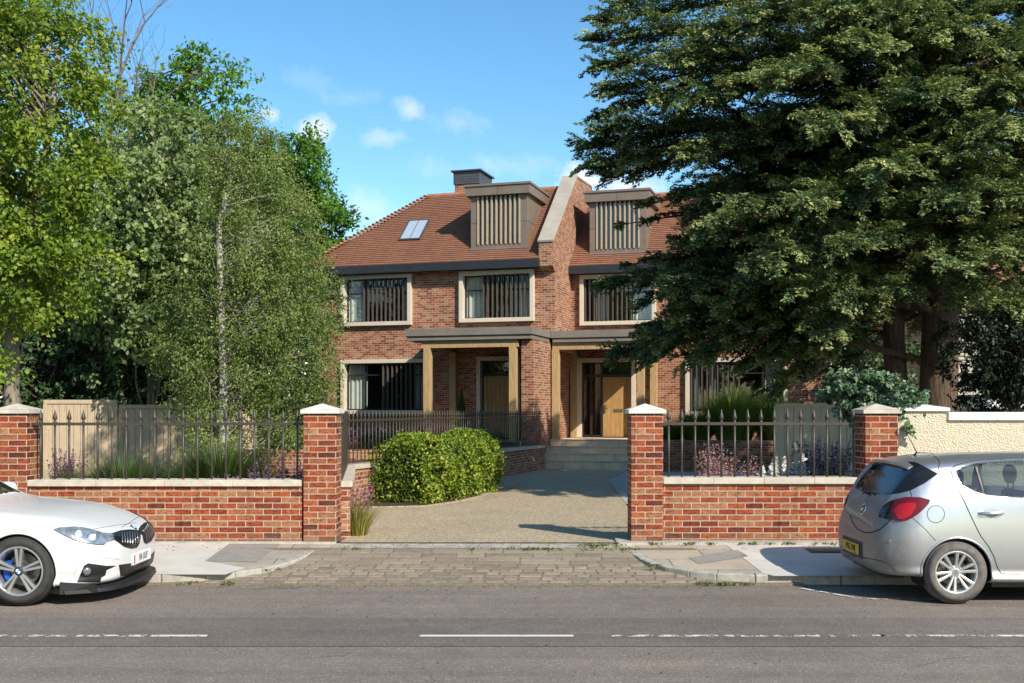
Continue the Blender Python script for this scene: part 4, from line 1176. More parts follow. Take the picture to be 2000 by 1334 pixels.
# limbs that make the outline towards the house, then limbs all round
OUT = [(1185,40,22.5),(1172,80,22),(1205,10,23),(1180,130,21.8),(1190,175,21.5),(1175,225,22.2),(1150,285,22),(1160,318,21.6),(1172,255,21.4),(1200,345,22.3),(1340,380,22),(1360,420,21.3),(1350,470,21.6),(1310,505,22.6),
       (1200,552,23.0),(1260,590,22.5),(1320,535,21),(1270,645,22.6),(1215,688,22.6),(1270,700,21.8),(1300,660,21.2),(1340,610,20.6),(1350,700,21.4),(1390,690,20.6),(1430,650,20.0),(1460,705,21),(1510,690,20.4),(1570,710,21),(1600,680,20),(1330,560,20.2),(1410,590,19.6),(1380,460,20),(1350,300,19.6),(1300,200,19.6),(1330,120,19.8),(1400,60,19.5)]
THIN = [(1160,330,22),(1205,440,22.2),(1165,560,23.2),(1195,690,22.6),(1250,400,22),(1220,520,22.4)]
for (px, py, d) in THIN:
    tip = pt(px, py, d); bough(on_trunk(max(2.3, tip[2]+rn.uniform(-.6,.3))), tip, .08, .38, .8)
for (px, py, d) in OUT:
    tip = pt(px, py, d)
    z0 = max(3.7+rn.random()*1.6, tip[2] + rn.uniform(-.9,.9) - .3)
    bough(on_trunk(z0, rn.randint(0,1)), tip, rn.uniform(.05,.13), 1.08, 1.6)
nlim = 150
for i in range(nlim):
    z = 3.0 + 8.3*(i+rn.random())/nlim
    a = i*2.39996 + rn.uniform(-.3,.3)
    Rm = 6.9 if z < 9.0 else max(1.2, 6.9*(1-(z-9.0)/(3.0+2.2*max(0,math.cos(a)))))
    if z > 9.2 and math.cos(a) < .6: Rm *= .6  # upper crown cut back, shaped so sunlight reaches the house and porch
    if z > 10.1 and math.cos(a) < .6: continue
    if z < 4: Rm *= .85
    if math.cos(a) < -.35: Rm *= .80
    if z < 4.8 and math.sin(a) < -.15 and math.cos(a) > -.6: continue
    R_ = Rm*rn.uniform(.55,1.0)
    tip = (8.75+math.cos(a)*R_, 22+math.sin(a)*R_*.85, z+rn.uniform(-.9,.4))
    # keep the limbs over the drive within the outline seen against the sky
    bough(on_trunk(max(3.8, z+rn.uniform(-.5,.9)), i), tip, rn.uniform(.04,.14), 1.05, 1.1, .03)
# low dark limbs on the street side
for (px, py, d) in ((1600,640,18),(1680,590,17.5),(1880,520,17),(1960,600,18),(1990,500,17),(1560,560,17.6),(1480,520,17.5),(1660,480,17),(1580,400,16.8),(1420,430,17.6),(1740,330,16.8),(1880,390,16.5),(1950,250,16.8),(1800,180,17),(1620,250,17),(1500,160,17.4),(1700,90,17.4),(1750,30,18),(1850,60,18),(1950,100,18),(1900,10,19),(1990,0,19),(1960,180,17.5),(1820,-20,19.5),(1650,10,18.5),(1570,-10,19),(1900,300,17),(1990,380,17.5)):
    tip = pt(px, py, d); bough(on_trunk(max(3.8, tip[2]+.5)), tip, rn.uniform(.06,.12), 1.05, 1.2, .06)
tk.build('trunk', M['bark_cedar'], ce, smooth=True)
P_ = np.concatenate(P_); D_ = np.concatenate(D_); N_ = np.concatenate(N_); L_ = np.concatenate(L_); T_ = np.concatenate(T_)
print('cedar leaves', len(P_))
leaf_object('crown', P_, D_, N_, L_, L_*.40, T_, leaf_mat('cedar_needles', [(0,(.014,.036,.02)),(.36,(.065,.11,.048)),(.62,(.20,.245,.092)),(1,(.42,.43,.18))], .2, .75, .08), ce, .1, CB)

# shrubs on the right
leafy_tree('ivy_bush', 'pale green ivy tumbling over the brick pillar and cream wall on the right', 'bush',
    [(4.9,14.6,.15),(4.9,14.6,1.0),(4.9,14.5,1.7),(4.9,14.5,2.1)], .06,
    [(4.85,14.5,2.0,.46,.4,.34),(5.2,14.35,1.75,.30,.42,.38),(4.55,14.7,2.05,.32,.4,.3),(4.98,13.62,1.86,.14,.12,.2),(4.93,13.52,1.62,.08,.07,.22),(5.05,13.75,1.95,.22,.2,.16)],
    230, 60, .16, .062, [(0,(.03,.07,.03)),(.45,(.11,.18,.09)),(.75,(.20,.28,.16)),(1,(.36,.42,.27))], M['bark_dark'], 31, trans=.15, limb=.012, lw=.8)
leafy_tree('privet_bush', 'dark open shrub with thin stems above the cream wall at the right edge', 'bush',
    [(8.3,18,.1),(8.3,18,1.0),(8.35,18,1.8),(8.4,18,2.6)], .05,
    [(8.2,18,2.75,.8,.7,.65),(8.9,18,2.9,.8,.7,.7),(7.7,18.2,2.9,.5,.6,.6),(9.6,18,2.7,.7,.7,.7),(8.9,18.3,2.2,.9,.6,.6),(8.0,18.3,2.1,.5,.5,.5)],
    300, 60, .32, .07, [(0,(.006,.012,.006)),(.5,(.014,.026,.012)),(1,(.04,.06,.028))], M['bark_dark'], 37, trans=.08, limb=.02, lw=.6)
leafy_tree('beech_tree', 'shaded leafy tree behind the cedar at the right edge', 'tree',
    [(15,42,0),(15,42,4),(15,42,8),(15,42,11)], .3,
    [(13,42,5,3.5,2,4),(18,42,6,4,2,5),(22,42,6,4,2,5)],
    260, 60, 1.2, .26, IVY, M['bark_dark'], 41, trans=.2, limb=.05, lw=.6)

leafy_tree('laurel_bush', 'dark evergreen bush behind the right house corner and the ivy', 'bush',
    [(11.3,33,0),(11.3,33,1.2),(11.3,33,2.4),(11.3,33,3.4)], .1,
    [(11.0,33,2.4,1.1,.9,2.4),(12.2,33,2.0,1.2,.9,2.2),(10.7,31,1.0,.7,.7,1.2)],
    170, 70, .5, .13, IVY, M['bark_dark'], 43, trans=.12, limb=.02, lw=.6, vis_limbs=.3)
# trees across the road, behind the viewer: what the window panes and the cars mirror
st0 = leafy_tree('street_tree', 'leafy street tree on the far side of the road behind the viewer', 'tree',
    [(-21,-24,0),(-21,-24,3),(-21,-24,6),(-21,-24,9),(-21,-24,11)], .28,
    [(-21,-24,7.5,3.2,3,4.2),(-19.5,-24,6,2.4,2.4,2.6),(-22.5,-24,9.5,2.2,2.4,2.4)],
    170, 55, 1.0, .3, [(0,(.03,.07,.015)),(.5,(.08,.14,.025)),(1,(.18,.24,.05))], M['bark_dark'], 47, trans=.25, limb=.05, lw=.6, vis_limbs=.5, group='street trees behind the viewer')
for k, (x, y, sc) in enumerate(((-13,-25,1.1),(-4.5,-23.5,.95),(3,-26,1.15),(24,-25,1.05),(33,-24,1.0))):
    c_ = copy_tree(st0); c_.location = (x, y, 0); c_.rotation_euler = (0,0,1.3*k+.7); c_.scale = (sc,sc,sc)

# clipped hedge in its bed beside the drive
hd = thing('box_hedge', 'clipped bright green hedge curving along the left side of the driveway', 'hedge', (-1.9,21,gz(21)))
HP = [(-2.05,19.55),(-1.62,20.3),(-1.25,21.5),(-.98,22.9),(-.86,24.0),(-.80,24.8)]     # centre line
rs = np.random.RandomState(5)
def path_at(path, s):
    a = np.array(path); seg = np.linalg.norm(np.diff(a, axis=0), axis=1); cs = np.concatenate([[0], np.cumsum(seg)])
    s = s*cs[-1]; i = np.clip(np.searchsorted(cs, s, 'right')-1, 0, len(seg)-1); f = (s-cs[i])/seg[i]
    p = a[i] + (a[i+1]-a[i])*f[:,None]; d = (a[i+1]-a[i])/seg[i][:,None]
    return p, d
n = 34000
s = rs.random(n); p, d = path_at(HP, s)
nrm = np.stack([d[:,1], -d[:,0]], 1)                      # towards the drive
hw = .62
edge = rs.random(n)
hh = 1.19 + .05*np.sin(s*13) + .035*np.sin(s*31+1)
u = np.where(edge < .42, hw, np.where(edge < .52, -hw, (rs.random(n)*2-1)*hw))
z = np.where(edge < .52, rs.random(n)*hh, hh)
tocap = (edge > .92)
s2 = np.where(rs.random(n) < .5, 0., 1.); pc, dc = path_at(HP, s2)
p = np.where(tocap[:,None], pc + dc*(np.where(s2 > .5, 1, -1)*.05)[:,None], p)
z = np.where(tocap, rs.random(n)*hh, z)
u = np.where(tocap, (rs.random(n)*2-1)*hw, u)
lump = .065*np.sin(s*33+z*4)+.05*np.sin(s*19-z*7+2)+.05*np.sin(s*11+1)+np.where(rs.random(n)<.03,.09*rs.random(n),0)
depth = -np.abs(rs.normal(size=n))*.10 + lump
su = np.sign(u)*(np.abs(u) > hw*.9)
u = u + su*depth; z = np.where((edge >= .52) & ~tocap, z+depth*.8, z)
u *= (1 - .12*(1-np.clip(z/.35, 0, 1)))
z = z - .16*(np.abs(u)/hw)**4*(z > .8) - .10*np.abs(2*s-1)**6*(z > .7)
u *= 1 - .14*np.clip(z/1.15, 0, 1)**5
u *= 1 - .22*np.abs(2*s-1)**8
P = np.stack([p[:,0]+nrm[:,0]*u, p[:,1]+nrm[:,1]*u, gz(21)+np.maximum(.02, z)], 1)
P += rs.normal(size=P.shape)*np.where(rs.random((n,1)) < .06, .05, .008)
outv = np.stack([nrm[:,0]*su, nrm[:,1]*su, np.where((edge >= .52) & ~tocap, 1.0, .25)], 1)
D = rs.normal(size=(n,3))*.8 + outv*.7 + np.array([0,0,.2])
Nn = outv*.7 + rs.normal(size=(n,3))*.6 + np.array([.1,-.2,.4])
Lh = .04+.045*rs.random(n)
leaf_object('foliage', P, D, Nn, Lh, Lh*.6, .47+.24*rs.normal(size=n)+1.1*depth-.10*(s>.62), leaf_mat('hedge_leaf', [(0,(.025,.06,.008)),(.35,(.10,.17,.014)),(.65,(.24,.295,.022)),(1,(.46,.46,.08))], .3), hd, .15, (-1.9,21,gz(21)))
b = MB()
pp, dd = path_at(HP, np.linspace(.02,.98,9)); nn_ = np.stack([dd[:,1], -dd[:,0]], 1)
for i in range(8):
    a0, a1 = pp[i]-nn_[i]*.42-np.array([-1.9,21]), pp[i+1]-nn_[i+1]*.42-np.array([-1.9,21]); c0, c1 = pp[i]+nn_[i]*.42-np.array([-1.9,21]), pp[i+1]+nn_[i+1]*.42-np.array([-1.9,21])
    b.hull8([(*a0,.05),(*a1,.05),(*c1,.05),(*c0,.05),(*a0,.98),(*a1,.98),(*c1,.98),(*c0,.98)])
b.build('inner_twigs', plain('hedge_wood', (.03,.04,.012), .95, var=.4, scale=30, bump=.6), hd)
# edging and bed of the hedge
b = MB()
E_ = [(-2.68,18.75),(-2.2,18.78),(-1.5,19.0),(-1.0,20.0),(-.62,21.3),(-.38,23),(-.2,24.6),(-.3,25.6),(-.9,26.2)]
Ei = offs(E_, .1)
for i in range(len(E_)-1): b.prism([E_[i], E_[i+1], Ei[i+1], Ei[i]], lambda x, y: gz(y)-.1, lambda x, y: gz(y)+.022)
struct(b.build('bed_edging', M['gravel']))
b = MB(); b.quad(*[(x, y, gz(y)+.03) for x, y in (Ei + [LOW[5], LOW[4], LOW[3], LOW[2]])]); struct(b.build('hedge_bed', M['soil']))

# grasses
def grass_clump(name, label, cat, base, n, h, spread, wid, stops, seed, group=None, arch=.6, spikes=None):
    rs = np.random.RandomState(seed)
    t = thing(name, label, cat, base, 0, group)
    K = 5
    a = rs.random(n)*2*np.pi; out = rs.random(n)**.7
    hh = h*(.6+.4*rs.random(n)); lean = spread*(.25+.75*out)
    b0 = np.stack([np.cos(a)*spread*.38*out, np.sin(a)*spread*.38*out, np.zeros(n)], 1)
    dirv = np.stack([np.cos(a), np.sin(a), np.zeros(n)], 1)
    sd = np.stack([-np.sin(a), np.cos(a), np.zeros(n)], 1)
    V = np.empty((n, K, 2, 3), np.float32)
    for k in range(K):
        s = k/(K-1)
        c = b0 + dirv*(lean*(s**1.5))[:,None] + np.array([0,0,1.])*(hh*(s - arch*out*s*s*.75))[:,None]
        w = wid*(1-s)**.7+.001
        V[:,k,0] = c - sd*w/2; V[:,k,1] = c + sd*w/2
    me = bpy.data.meshes.new(name)
    idx = np.arange(n*K*2).reshape(n,K,2)
    F = np.stack([idx[:,:-1,0], idx[:,:-1,1], idx[:,1:,1], idx[:,1:,0]], -1).reshape(-1,4)
    m = len(F)
    me.vertices.add(n*K*2); me.loops.add(m*4); me.polygons.add(m)
    me.vertices.foreach_set('co', V.ravel()); me.loops.foreach_set('vertex_index', F.ravel().astype(np.int32))
    me.polygons.foreach_set('loop_start', np.arange(0, m*4, 4, dtype=np.int32)); me.polygons.foreach_set('loop_total', np.full(m, 4, np.int32))
    at = me.attributes.new('tint', 'FLOAT', 'FACE'); at.data.foreach_set('value', np.clip(np.repeat(.5+.2*rs.normal(size=n), K-1), 0, 1).astype(np.float32))
    me.update(calc_edges=True); me.materials.append(leaf_mat(name+'_blade', stops, .25))
    o = bpy.data.objects.new('blades', me); COL.objects.link(o); o.parent = t
    if spikes:
        ns, c0, sh_, sw, sstops, fl = spikes
        P, D, Nn, L, T = [], [], [], [], []
        for i in range(ns):
            an = rs.random()*2*np.pi; r = spread*.75*rs.random()**.6
            b1 = np.array([np.cos(an)*r*.5, np.sin(an)*r*.5, 0]); tp = np.array([np.cos(an)*r, np.sin(an)*r, h*c0*(.75+.3*rs.random())])
            m = fl
            s = 1-sh_*rs.random(m)
            P.append(b1+(tp-b1)*s[:,None] + rs.normal(size=(m,3))*np.array([1,1,.3])*(sw*(1.15-(s-(1-sh_))/sh_))[:,None])
            D.append(rs.normal(size=(m,3))+np.array([0,0,.5])); Nn.append(rs.normal(size=(m,3))); L.append(sw*1.1*(.6+.8*rs.random(m))); T.append(rs.random(m))
        P = np.concatenate(P); L = np.concatenate(L)
        leaf_object('flowers', P+np.array(base), np.concatenate(D), np.concatenate(Nn), L, L*.7, np.concatenate(T), leaf_mat(name+'_petal', sstops, .3), t, .1, base)
    return t
GR = [(0,(.02,.045,.008)),(.5,(.06,.10,.018)),(1,(.14,.19,.04))]
GRB = [(0,(.06,.10,.015)),(.5,(.14,.21,.03)),(1,(.28,.34,.07))]
PUR = [(0,(.09,.03,.08)),(.5,(.20,.075,.16)),(1,(.34,.18,.28))]
PNK = [(0,(.20,.08,.10)),(.5,(.36,.18,.20)),(1,(.55,.38,.38))]
WHT = [(0,(.45,.43,.48)),(.5,(.7,.68,.70)),(1,(.82,.8,.8))]
g0 = 'grass clumps of the left bed'
grass_clump('grass_clump','wide dark green grass clump behind the railing, nearest the timber gate','grass',(-5.55,15.4,.15),3600,1.28,1.05,.014,GR,51,g0,.62)
grass_clump('grass_clump','dark grass mound rising behind the middle of the left railing','grass',(-4.5,16.6,.15),3600,1.5,1.05,.014,GR,52,g0,.62)
grass_clump('grass_clump','low grass tuft at the foot of the far left brick pillar','grass',(-6.95,16.5,.15),500,.55,.4,.012,GRB,53,g0)
g1 = 'purple flowers of the left bed'
for i, (x, y, h, lb) in enumerate([(-3.95,14.9,.8,'pink purple salvia clump in the middle of the left railing, the lower one'),(-3.45,15.2,.95,'purple salvia clump behind the left railing, between birch trunk and driveway pillar'),(-2.95,14.8,1.0,'purple flowering clump tight against the left driveway pillar'),(-7.15,17.3,1.05,'purple flower spikes beside the far left brick pillar'),(-4.2,15.6,.7,'purple flowers peeping between the dark grass mounds')]):
    grass_clump('salvia_plant', lb, 'flowers', (x,y,.15), 500, h, .42, .012, GR, 60+i, g1, .4, (46,1.0,.45,.028,PUR,34))
g2 = 'pink flowers of the right bed'
for i, (x, y, h, lb) in enumerate([(2.35,14.7,.62,'small pink flower clump next to the right driveway pillar'),(2.75,14.8,.98,'pink flowering clump at the left third of the right railing'),(3.25,14.9,.9,'pink flowering clump just left of the white flower spikes'),(2.95,15.3,1.05,'tall pink flowers behind the other pink clumps of the right railing')]):
    grass_clump('gaura_plant', lb, 'flowers', (x,y,.15), 420, h*.8, .34, .022, GRB, 70+i, g2, .3, (55,1.45,.42,.024,PNK,24))
g3 = 'white flower spikes'
ORD = ['leftmost', 'second from the left', 'third from the left', 'tall middle one', 'third from the right', 'shorter second from the right', 'rightmost, next to the lavender']
for i, (x, y, k) in enumerate([(3.43,14.7,1.0),(3.52,14.65,1.0),(3.63,14.75,.97),(3.72,14.7,1.08),(3.79,14.65,.97),(3.87,14.7,.90),(3.98,14.68,1.0)]):
    grass_clump('foxtail_plant', 'white foxtail flower spike behind the right railing, '+ORD[i], 'flowers', (x,y,.15), 40, .5*k, .06, .016, GRB, 80+i, g3, .2, (1,2.32,.62,.06,WHT,300))
g4 = 'lavender of the right bed'
for i, (x, y, lb) in enumerate([(4.25,15.4,'dusky lavender clump in front of the rounded timber screen'),(4.55,15.2,'dusky lavender clump beside the ivy covered brick pillar')]):
    grass_clump('lavender_plant', lb, 'flowers', (x,y,.15), 600, 1.05, .34, .012, GR, 90+i, g4, .2, (60,1.22,.3,.024,[(0,(.07,.04,.09)),(.5,(.17,.10,.19)),(1,(.3,.2,.32))],26))
g5 = 'grasses in the raised planter'
HM = Matrix.Rotation(-rad(17), 4, 'Z'); HM.translation = Vector((0,35.5,0))
def hp(u, v, z): q = HM @ Vector((u, v, z)); return (q.x, q.y, q.z)
for i, (u, v, h, n, sp, lb) in enumerate([(7.3,-.9,1.95,3600,1.25,'tall arching bright green grass in the raised planter, the biggest one'),(8.5,-.6,1.7,2600,1.1,'arching green grass in the planter close to the timber screen'),(6.2,-.9,1.15,2200,.9,'arching grass in the planter under the left part of the window'),(5.4,-.9,.75,1300,.6,'low grass in the planter next to the steps')]):
    grass_clump('ornamental_grass', lb, 'grass', hp(u,v,.82), n, h, sp, .022, GRB, 100+i, g5, .5)
grass_clump('salvia_plant', 'purple flowers growing between the grasses of the raised planter', 'flowers', hp(5.9,-.5,.82), 300, .8, .45, .014, GR, 110, None, .4, (40,1.0,.4,.035,PUR,30))
# flowers and bushes between winding wall and the left porch
for i, (u, v, lb) in enumerate([(-5.2,-2.2,'purple flower bank under the left ground floor window'),(-3.9,-2.4,'purple flower bank in front of the left porch post')]):
    grass_clump('salvia_plant', lb, 'flowers', hp(u,v,-.1), 700, 1.2, .9, .02, GR, 120+i, 'purple flowers by the left window', .4, (90,1.1,.45,.045,PUR,30))
leafy_tree('garden_shrub', 'rounded green shrub between the curved railing and the left porch', 'bush', [hp(-1.0,-5.2,0), hp(-1.0,-5.2,.4), hp(-1.0,-5.2,.9)], .04,
    [(*hp(-.6,-4.6,.7),.8,.6,.55),(*hp(-2.6,-4.8,.6),.8,.6,.5),(*hp(.4,-3.8,.75),.5,.5,.55)], 90, 70, .3, .07, [(0,(.02,.05,.012)),(.5,(.05,.11,.02)),(1,(.12,.2,.05))], M['bark_dark'], 131, limb=.01)
pc_ = thing('potted_conifer', 'small pointed conifer in a white pot beside the left front door', 'potted plant', hp(-1.5,-.75,.84))
MB().lathe([(.0,.0),(.15,.0),(.2,.34),(.22,.35),(.22,.4),(.19,.4),(.18,.36),(0,.36)], 20).build('pot', M['white_paint'], pc_, smooth=False)
rs = np.random.RandomState(7); n = 3200
zz_ = rs.random(n)**1.3; rr = .24*(1-zz_)*(.55+.45*rs.random(n)); an = rs.random(n)*2*np.pi
bp = np.array(hp(-1.5,-.75,.84))
leaf_object('foliage', bp+np.stack([rr*np.cos(an), rr*np.sin(an), .38+1.25*zz_], 1), np.stack([np.cos(an), np.sin(an), np.full(n,.9)], 1)+rs.normal(size=(n,3))*.3, np.stack([np.cos(an), np.sin(an), np.full(n,.3)], 1)+rs.normal(size=(n,3))*.4, .08, .03, .5+.2*rs.normal(size=n), leaf_mat('conifer_leaf', [(0,(.02,.05,.012)),(.5,(.06,.12,.025)),(1,(.13,.21,.05))], .15), pc_, .1, bp)
# purple spikes growing at the foot of the driveway pillar
grass_clump('verbena_plant','yellowing purple flowered plant leaning out at the foot of the left driveway pillar','flowers',(-2.05,14.3,.18),260,.62,.34,.012,[(0,(.10,.10,.02)),(.5,(.24,.22,.05)),(1,(.4,.35,.1))],140,None,.3,(12,1.2,.5,.022,PUR,40))
# weeds along kerb, threshold and wall foot
rs = np.random.RandomState(9); P, = [[]]
def weeds(x0, x1, y0, y1, n, z):
    c = rs.random((max(1,n//14),2)); i = rs.randint(0, len(c), n)
    x = x0+(x1-x0)*c[i,0]+rs.normal(size=n)*.035; y = y0+(y1-y0)*c[i,1]+rs.normal(size=n)*.02
    P.append(np.stack([x, y, np.array([z(a_, b_) for a_, b_ in zip(x, y)])+.004+.02*rs.random(n)], 1))
weeds(2.0,2.55,11.40,11.47,160,lambda x,y:.012); weeds(-3.6,-3.0,11.42,11.5,60,lambda x,y:.015); weeds(-2.8,-2.6,11.9,12.05,40,lambda x,y:.08)
weeds(-2.3,1.5,12.93,12.98,260,lambda x,y:.178); weeds(.7,1.45,13.1,13.4,200,lambda x,y:.19); weeds(1.45,1.75,11.95,12.1,40,lambda x,y:.12); weeds(1.6,4.2,13.28,13.33,260,lambda x,y:.2)
P = np.concatenate(P); n = len(P)
wd = leaf_object('weeds', P, rs.normal(size=(n,3))+np.array([0,0,.7]), rs.normal(size=(n,3))+np.array([0,-.3,.8]), .028+.02*rs.random(n), .014, .5+.25*rs.normal(size=n), leaf_mat('weed_leaf', [(0,(.04,.06,.012)),(.5,(.10,.15,.025)),(1,(.2,.22,.06))], .2), None)
wd['kind'] = 'stuff'; wd['label'] = 'green weeds sprouting along kerb, threshold and wall foot'

rs = np.random.RandomState(19)
LP = [np.stack([rs.uniform(-4,12,420), 11.46-np.abs(rs.normal(size=420))*.16, np.full(420,.006)], 1),
      np.stack([rs.uniform(-9,9,160), rs.uniform(7.5,11.4,160), np.full(160,.008)], 1)]
x = rs.uniform(-2.3,1.4,220); y = 12.95+np.abs(rs.normal(size=220))*.25; LP.append(np.stack([x, y, .205+.0*x], 1))
x = rs.uniform(-9,9,200); y = 13.25-np.abs(rs.normal(size=200))*.3; LP.append(np.stack([x, y, .114+.046*(y-11.5)], 1))
y = rs.uniform(19,27,260); x = np.interp(y, [19,20,21.3,23,24.6,27], [-1.45,-.98,-.6,-.34,-.15,.3])+np.abs(rs.normal(size=260))*.3; LP.append(np.stack([x, y, np.array([gz(q) for q in y])+.012], 1))
LP = np.concatenate(LP); n = len(LP); th_ = rs.random(n)*6.28
lt = leaf_object('leaf_litter', LP, np.stack([np.cos(th_), np.sin(th_), rs.normal(size=n)*.15], 1), np.array([0,0,1.])+rs.normal(size=(n,3))*.2, .014+.022*rs.random(n), .016, rs.random(n), leaf_mat('dead_leaf', [(0,(.05,.035,.02)),(.5,(.13,.085,.04)),(1,(.26,.19,.09))], .05), None)
lt['kind'] = 'stuff'; lt['label'] = 'fallen leaves and grit along the kerb, crossing and hedge'
# ================================================================ the two parked cars
def pchip(xs, ys, xq):
    xs = np.asarray(xs, float); ys = np.asarray(ys, float); h = np.diff(xs); dl = np.diff(ys)/h
    d = np.zeros(len(xs))
    for i in range(1, len(xs)-1):
        if dl[i-1]*dl[i] > 0:
            w1 = 2*h[i]+h[i-1]; w2 = h[i]+2*h[i-1]; d[i] = (w1+w2)/(w1/dl[i-1]+w2/dl[i])
    d[0] = dl[0]; d[-1] = dl[-1]
    i = np.clip(np.searchsorted(xs, xq, 'right')-1, 0, len(xs)-2); t = (xq-xs[i])/h[i]
    return ((1+2*t)*(1-t)**2)*ys[i] + t*(1-t)**2*h[i]*d[i] + t*t*(3-2*t)*ys[i+1] + t*t*(t-1)*h[i]*d[i+1]
def inpoly(poly, x, y):
    r = np.zeros(x.shape, bool); n = len(poly); j = n-1
    for i in range(n):
        xi, yi = poly[i]; xj, yj = poly[j]
        c = ((yi > y) != (yj > y)) & (x < (xj-xi)*(y-yi)/((yj-yi) or 1e-12)+xi)
        r ^= c; j = i
    return r
def snap(poly, x, y, lim):
    """nearest point on a closed polygon for points closer than lim"""
    n = len(poly); best = np.full(x.shape, 1e9); bx, by = x.copy(), y.copy()
    for i in range(n):
        ax, ay = poly[i]; cx, cy = poly[(i+1)%n]; dx, dy = cx-ax, cy-ay; L2 = dx*dx+dy*dy or 1e-12
        t = np.clip(((x-ax)*dx+(y-ay)*dy)/L2, 0, 1); px, py = ax+t*dx, ay+t*dy; ds = np.hypot(px-x, py-y)
        m = ds < best; best = np.where(m, ds, best); bx = np.where(m, px, bx); by = np.where(m, py, by)
    m = best < lim
    return np.where(m, bx, x), np.where(m, by, y)
class Car:
    def __init__(s, loc, stations, xq, m=6):
        s.loc = Vector(loc)
        st = sorted(stations, key=lambda q: q[0]); xs = [q[0] for q in st]
        C = np.array([q[1] for q in st])                     # S x K x 2
        xq = np.asarray(xq); K = C.shape[1]
        E = np.empty((len(xq), K, 2))
        for k in range(K):
            for a in range(2): E[:,k,a] = pchip(xs, C[:,k,a], xq)
        # spline across the section
        rows = []
        ext = np.concatenate([np.stack([-E[:,1,0], E[:,1,1]],1)[:,None], E, np.stack([-E[:,-2,0], E[:,-2,1]],1)[:,None]], 1)
        for k in range(K-1):
            p0, p1, p2, p3 = ext[:,k], ext[:,k+1], ext[:,k+2], ext[:,k+3]
            for j in range(m):
                t = j/m
                rows.append(.5*((2*p1)+(-p0+p2)*t+(2*p0-5*p1+4*p2-p3)*t*t+(-p0+3*p1-3*p2+p3)*t**3))
        rows.append(E[:,-1])
        H = np.stack(rows, 1)                                # X x J x 2
        J = H.shape[1]
        full = np.concatenate([H*np.array([-1,1]), H[:,::-1][:,1:-1]], 1)   # near side (y<0), then far side back down
        s.nj = full.shape[1]; s.nx = len(xq)
        s.V = np.concatenate([np.broadcast_to(xq[:,None,None], (s.nx, s.nj, 1)), full], 2).reshape(-1,3)
        i = np.arange(s.nx-1)[:,None]*s.nj; j = np.arange(s.nj)[None]; j2 = (j+1)%s.nj
        s.F = np.stack([i+j, i+j2, i+s.nj+j2, i+s.nj+j], -1).reshape(-1,4)
        s.caps = [list(range(s.nj))[::-1], [ (s.nx-1)*s.nj+k for k in range(s.nj)]]
        s.bvh = BVHTree.FromPolygons([tuple(v) for v in s.V], [tuple(f) for f in s.F] + [tuple(c) for c in s.caps])
        s.kill = np.zeros(len(s.F), bool); s.glass = []
    def cen(s): return s.V[s.F].mean(1)
    def cut(s, poly, axes, cond, lim=.016, glass=False):
        a, b_ = axes
        m = cond(s.V)
        nx, ny = snap(poly, s.V[:,a], s.V[:,b_], lim)
        s.V[:,a] = np.where(m, nx, s.V[:,a]); s.V[:,b_] = np.where(m, ny, s.V[:,b_])
        c = s.cen(); inside = inpoly(poly, c[:,a], c[:,b_]) & cond(c) & ~s.kill
        s.kill |= inside
        if glass: s.glass.append(np.where(inside)[0])
    def mesh(s, name, faces, mat, parent, caps=False, smooth=True):
        used = np.unique(faces); mp = np.full(len(s.V), -1); mp[used] = np.arange(len(used))
        fl = [tuple(mp[f]) for f in faces]
        b = MB(); b.v = [tuple(v) for v in s.V[used]]; b.f = fl
        if caps:
            for c in s.caps: b.f.append(tuple(mp[k] for k in c))
        o = b.build(name, mat, parent, smooth=smooth)
        return o
    def panes(s, parent):
        c = s.cen()
        for g in s.glass:
            yy_ = c[g][:,1]
            if np.abs(yy_).min() > .3:
                for q in (g[yy_ < 0], g[yy_ > 0]): s.mesh('window', s.F[q], M['car_glass'], parent)
            else: s.mesh('window', s.F[g], M['car_glass'], parent)
    def cast(s, px, py):
        o = Vector((0,0,1.9)) - s.loc; d = Vector(((px-1000)/2100, 1, (795-py)/2100)).normalized()
        h = s.bvh.ray_cast(o, d)
        if h[0] is None: return None, None
        return h[0], (-h[1] if h[1].dot(d) > 0 else h[1])
    def castv(s, o, d):
        d = Vector(d).normalized(); h = s.bvh.ray_cast(Vector(o), d); return (h[0], -h[1] if h[1].dot(d) > 0 else h[1]) if h[0] is not None else (None, None)
    def patch(s, name, poly, mat, parent, off=.004, cuts=4, mirror=False, thick=0.0):
        """a shaped panel lying on the bodywork; poly in photo pixels"""
        bm = bmesh.new()
        vs = [bm.verts.new((x, y, 0)) for x, y in poly]; bm.faces.new(vs)
        bmesh.ops.triangulate(bm, faces=bm.faces)
        for _ in range(cuts):
            ed = [e for e in bm.edges if e.calc_length() > 2.6]
            if not ed: break
            bmesh.ops.subdivide_edges(bm, edges=ed, cuts=1); bmesh.ops.triangulate(bm, faces=[f for f in bm.faces if len(f.verts) > 3])
        bad = []
        for v in bm.verts:
            h, n = s.cast(v.co.x, v.co.y)
            if h is None: bad.append(v)
            else: 
                if n.dot(h - (Vector((0,0,1.9))-s.loc)) > 0: n = -n
                v.co = h + n*off
        if bad: bmesh.ops.delete(bm, geom=bad, context='VERTS')
        bmesh.ops.recalc_face_normals(bm, faces=bm.faces)
        out = []
        for sgn in ((1,-1) if mirror else (1,)):
            me = bpy.data.meshes.new(name); bm.to_mesh(me)
            if sgn < 0:
                co = np.empty(len(me.vertices)*3); me.vertices.foreach_get('co', co); co = co.reshape(-1,3); co[:,1] *= -1; me.vertices.foreach_set('co', co.ravel()); me.flip_normals()
            me.materials.append(mat); me.polygons.foreach_set('use_smooth', [True]*len(me.polygons))
            o = bpy.data.objects.new(name, me); COL.objects.link(o); o.parent = parent; out.append(o)
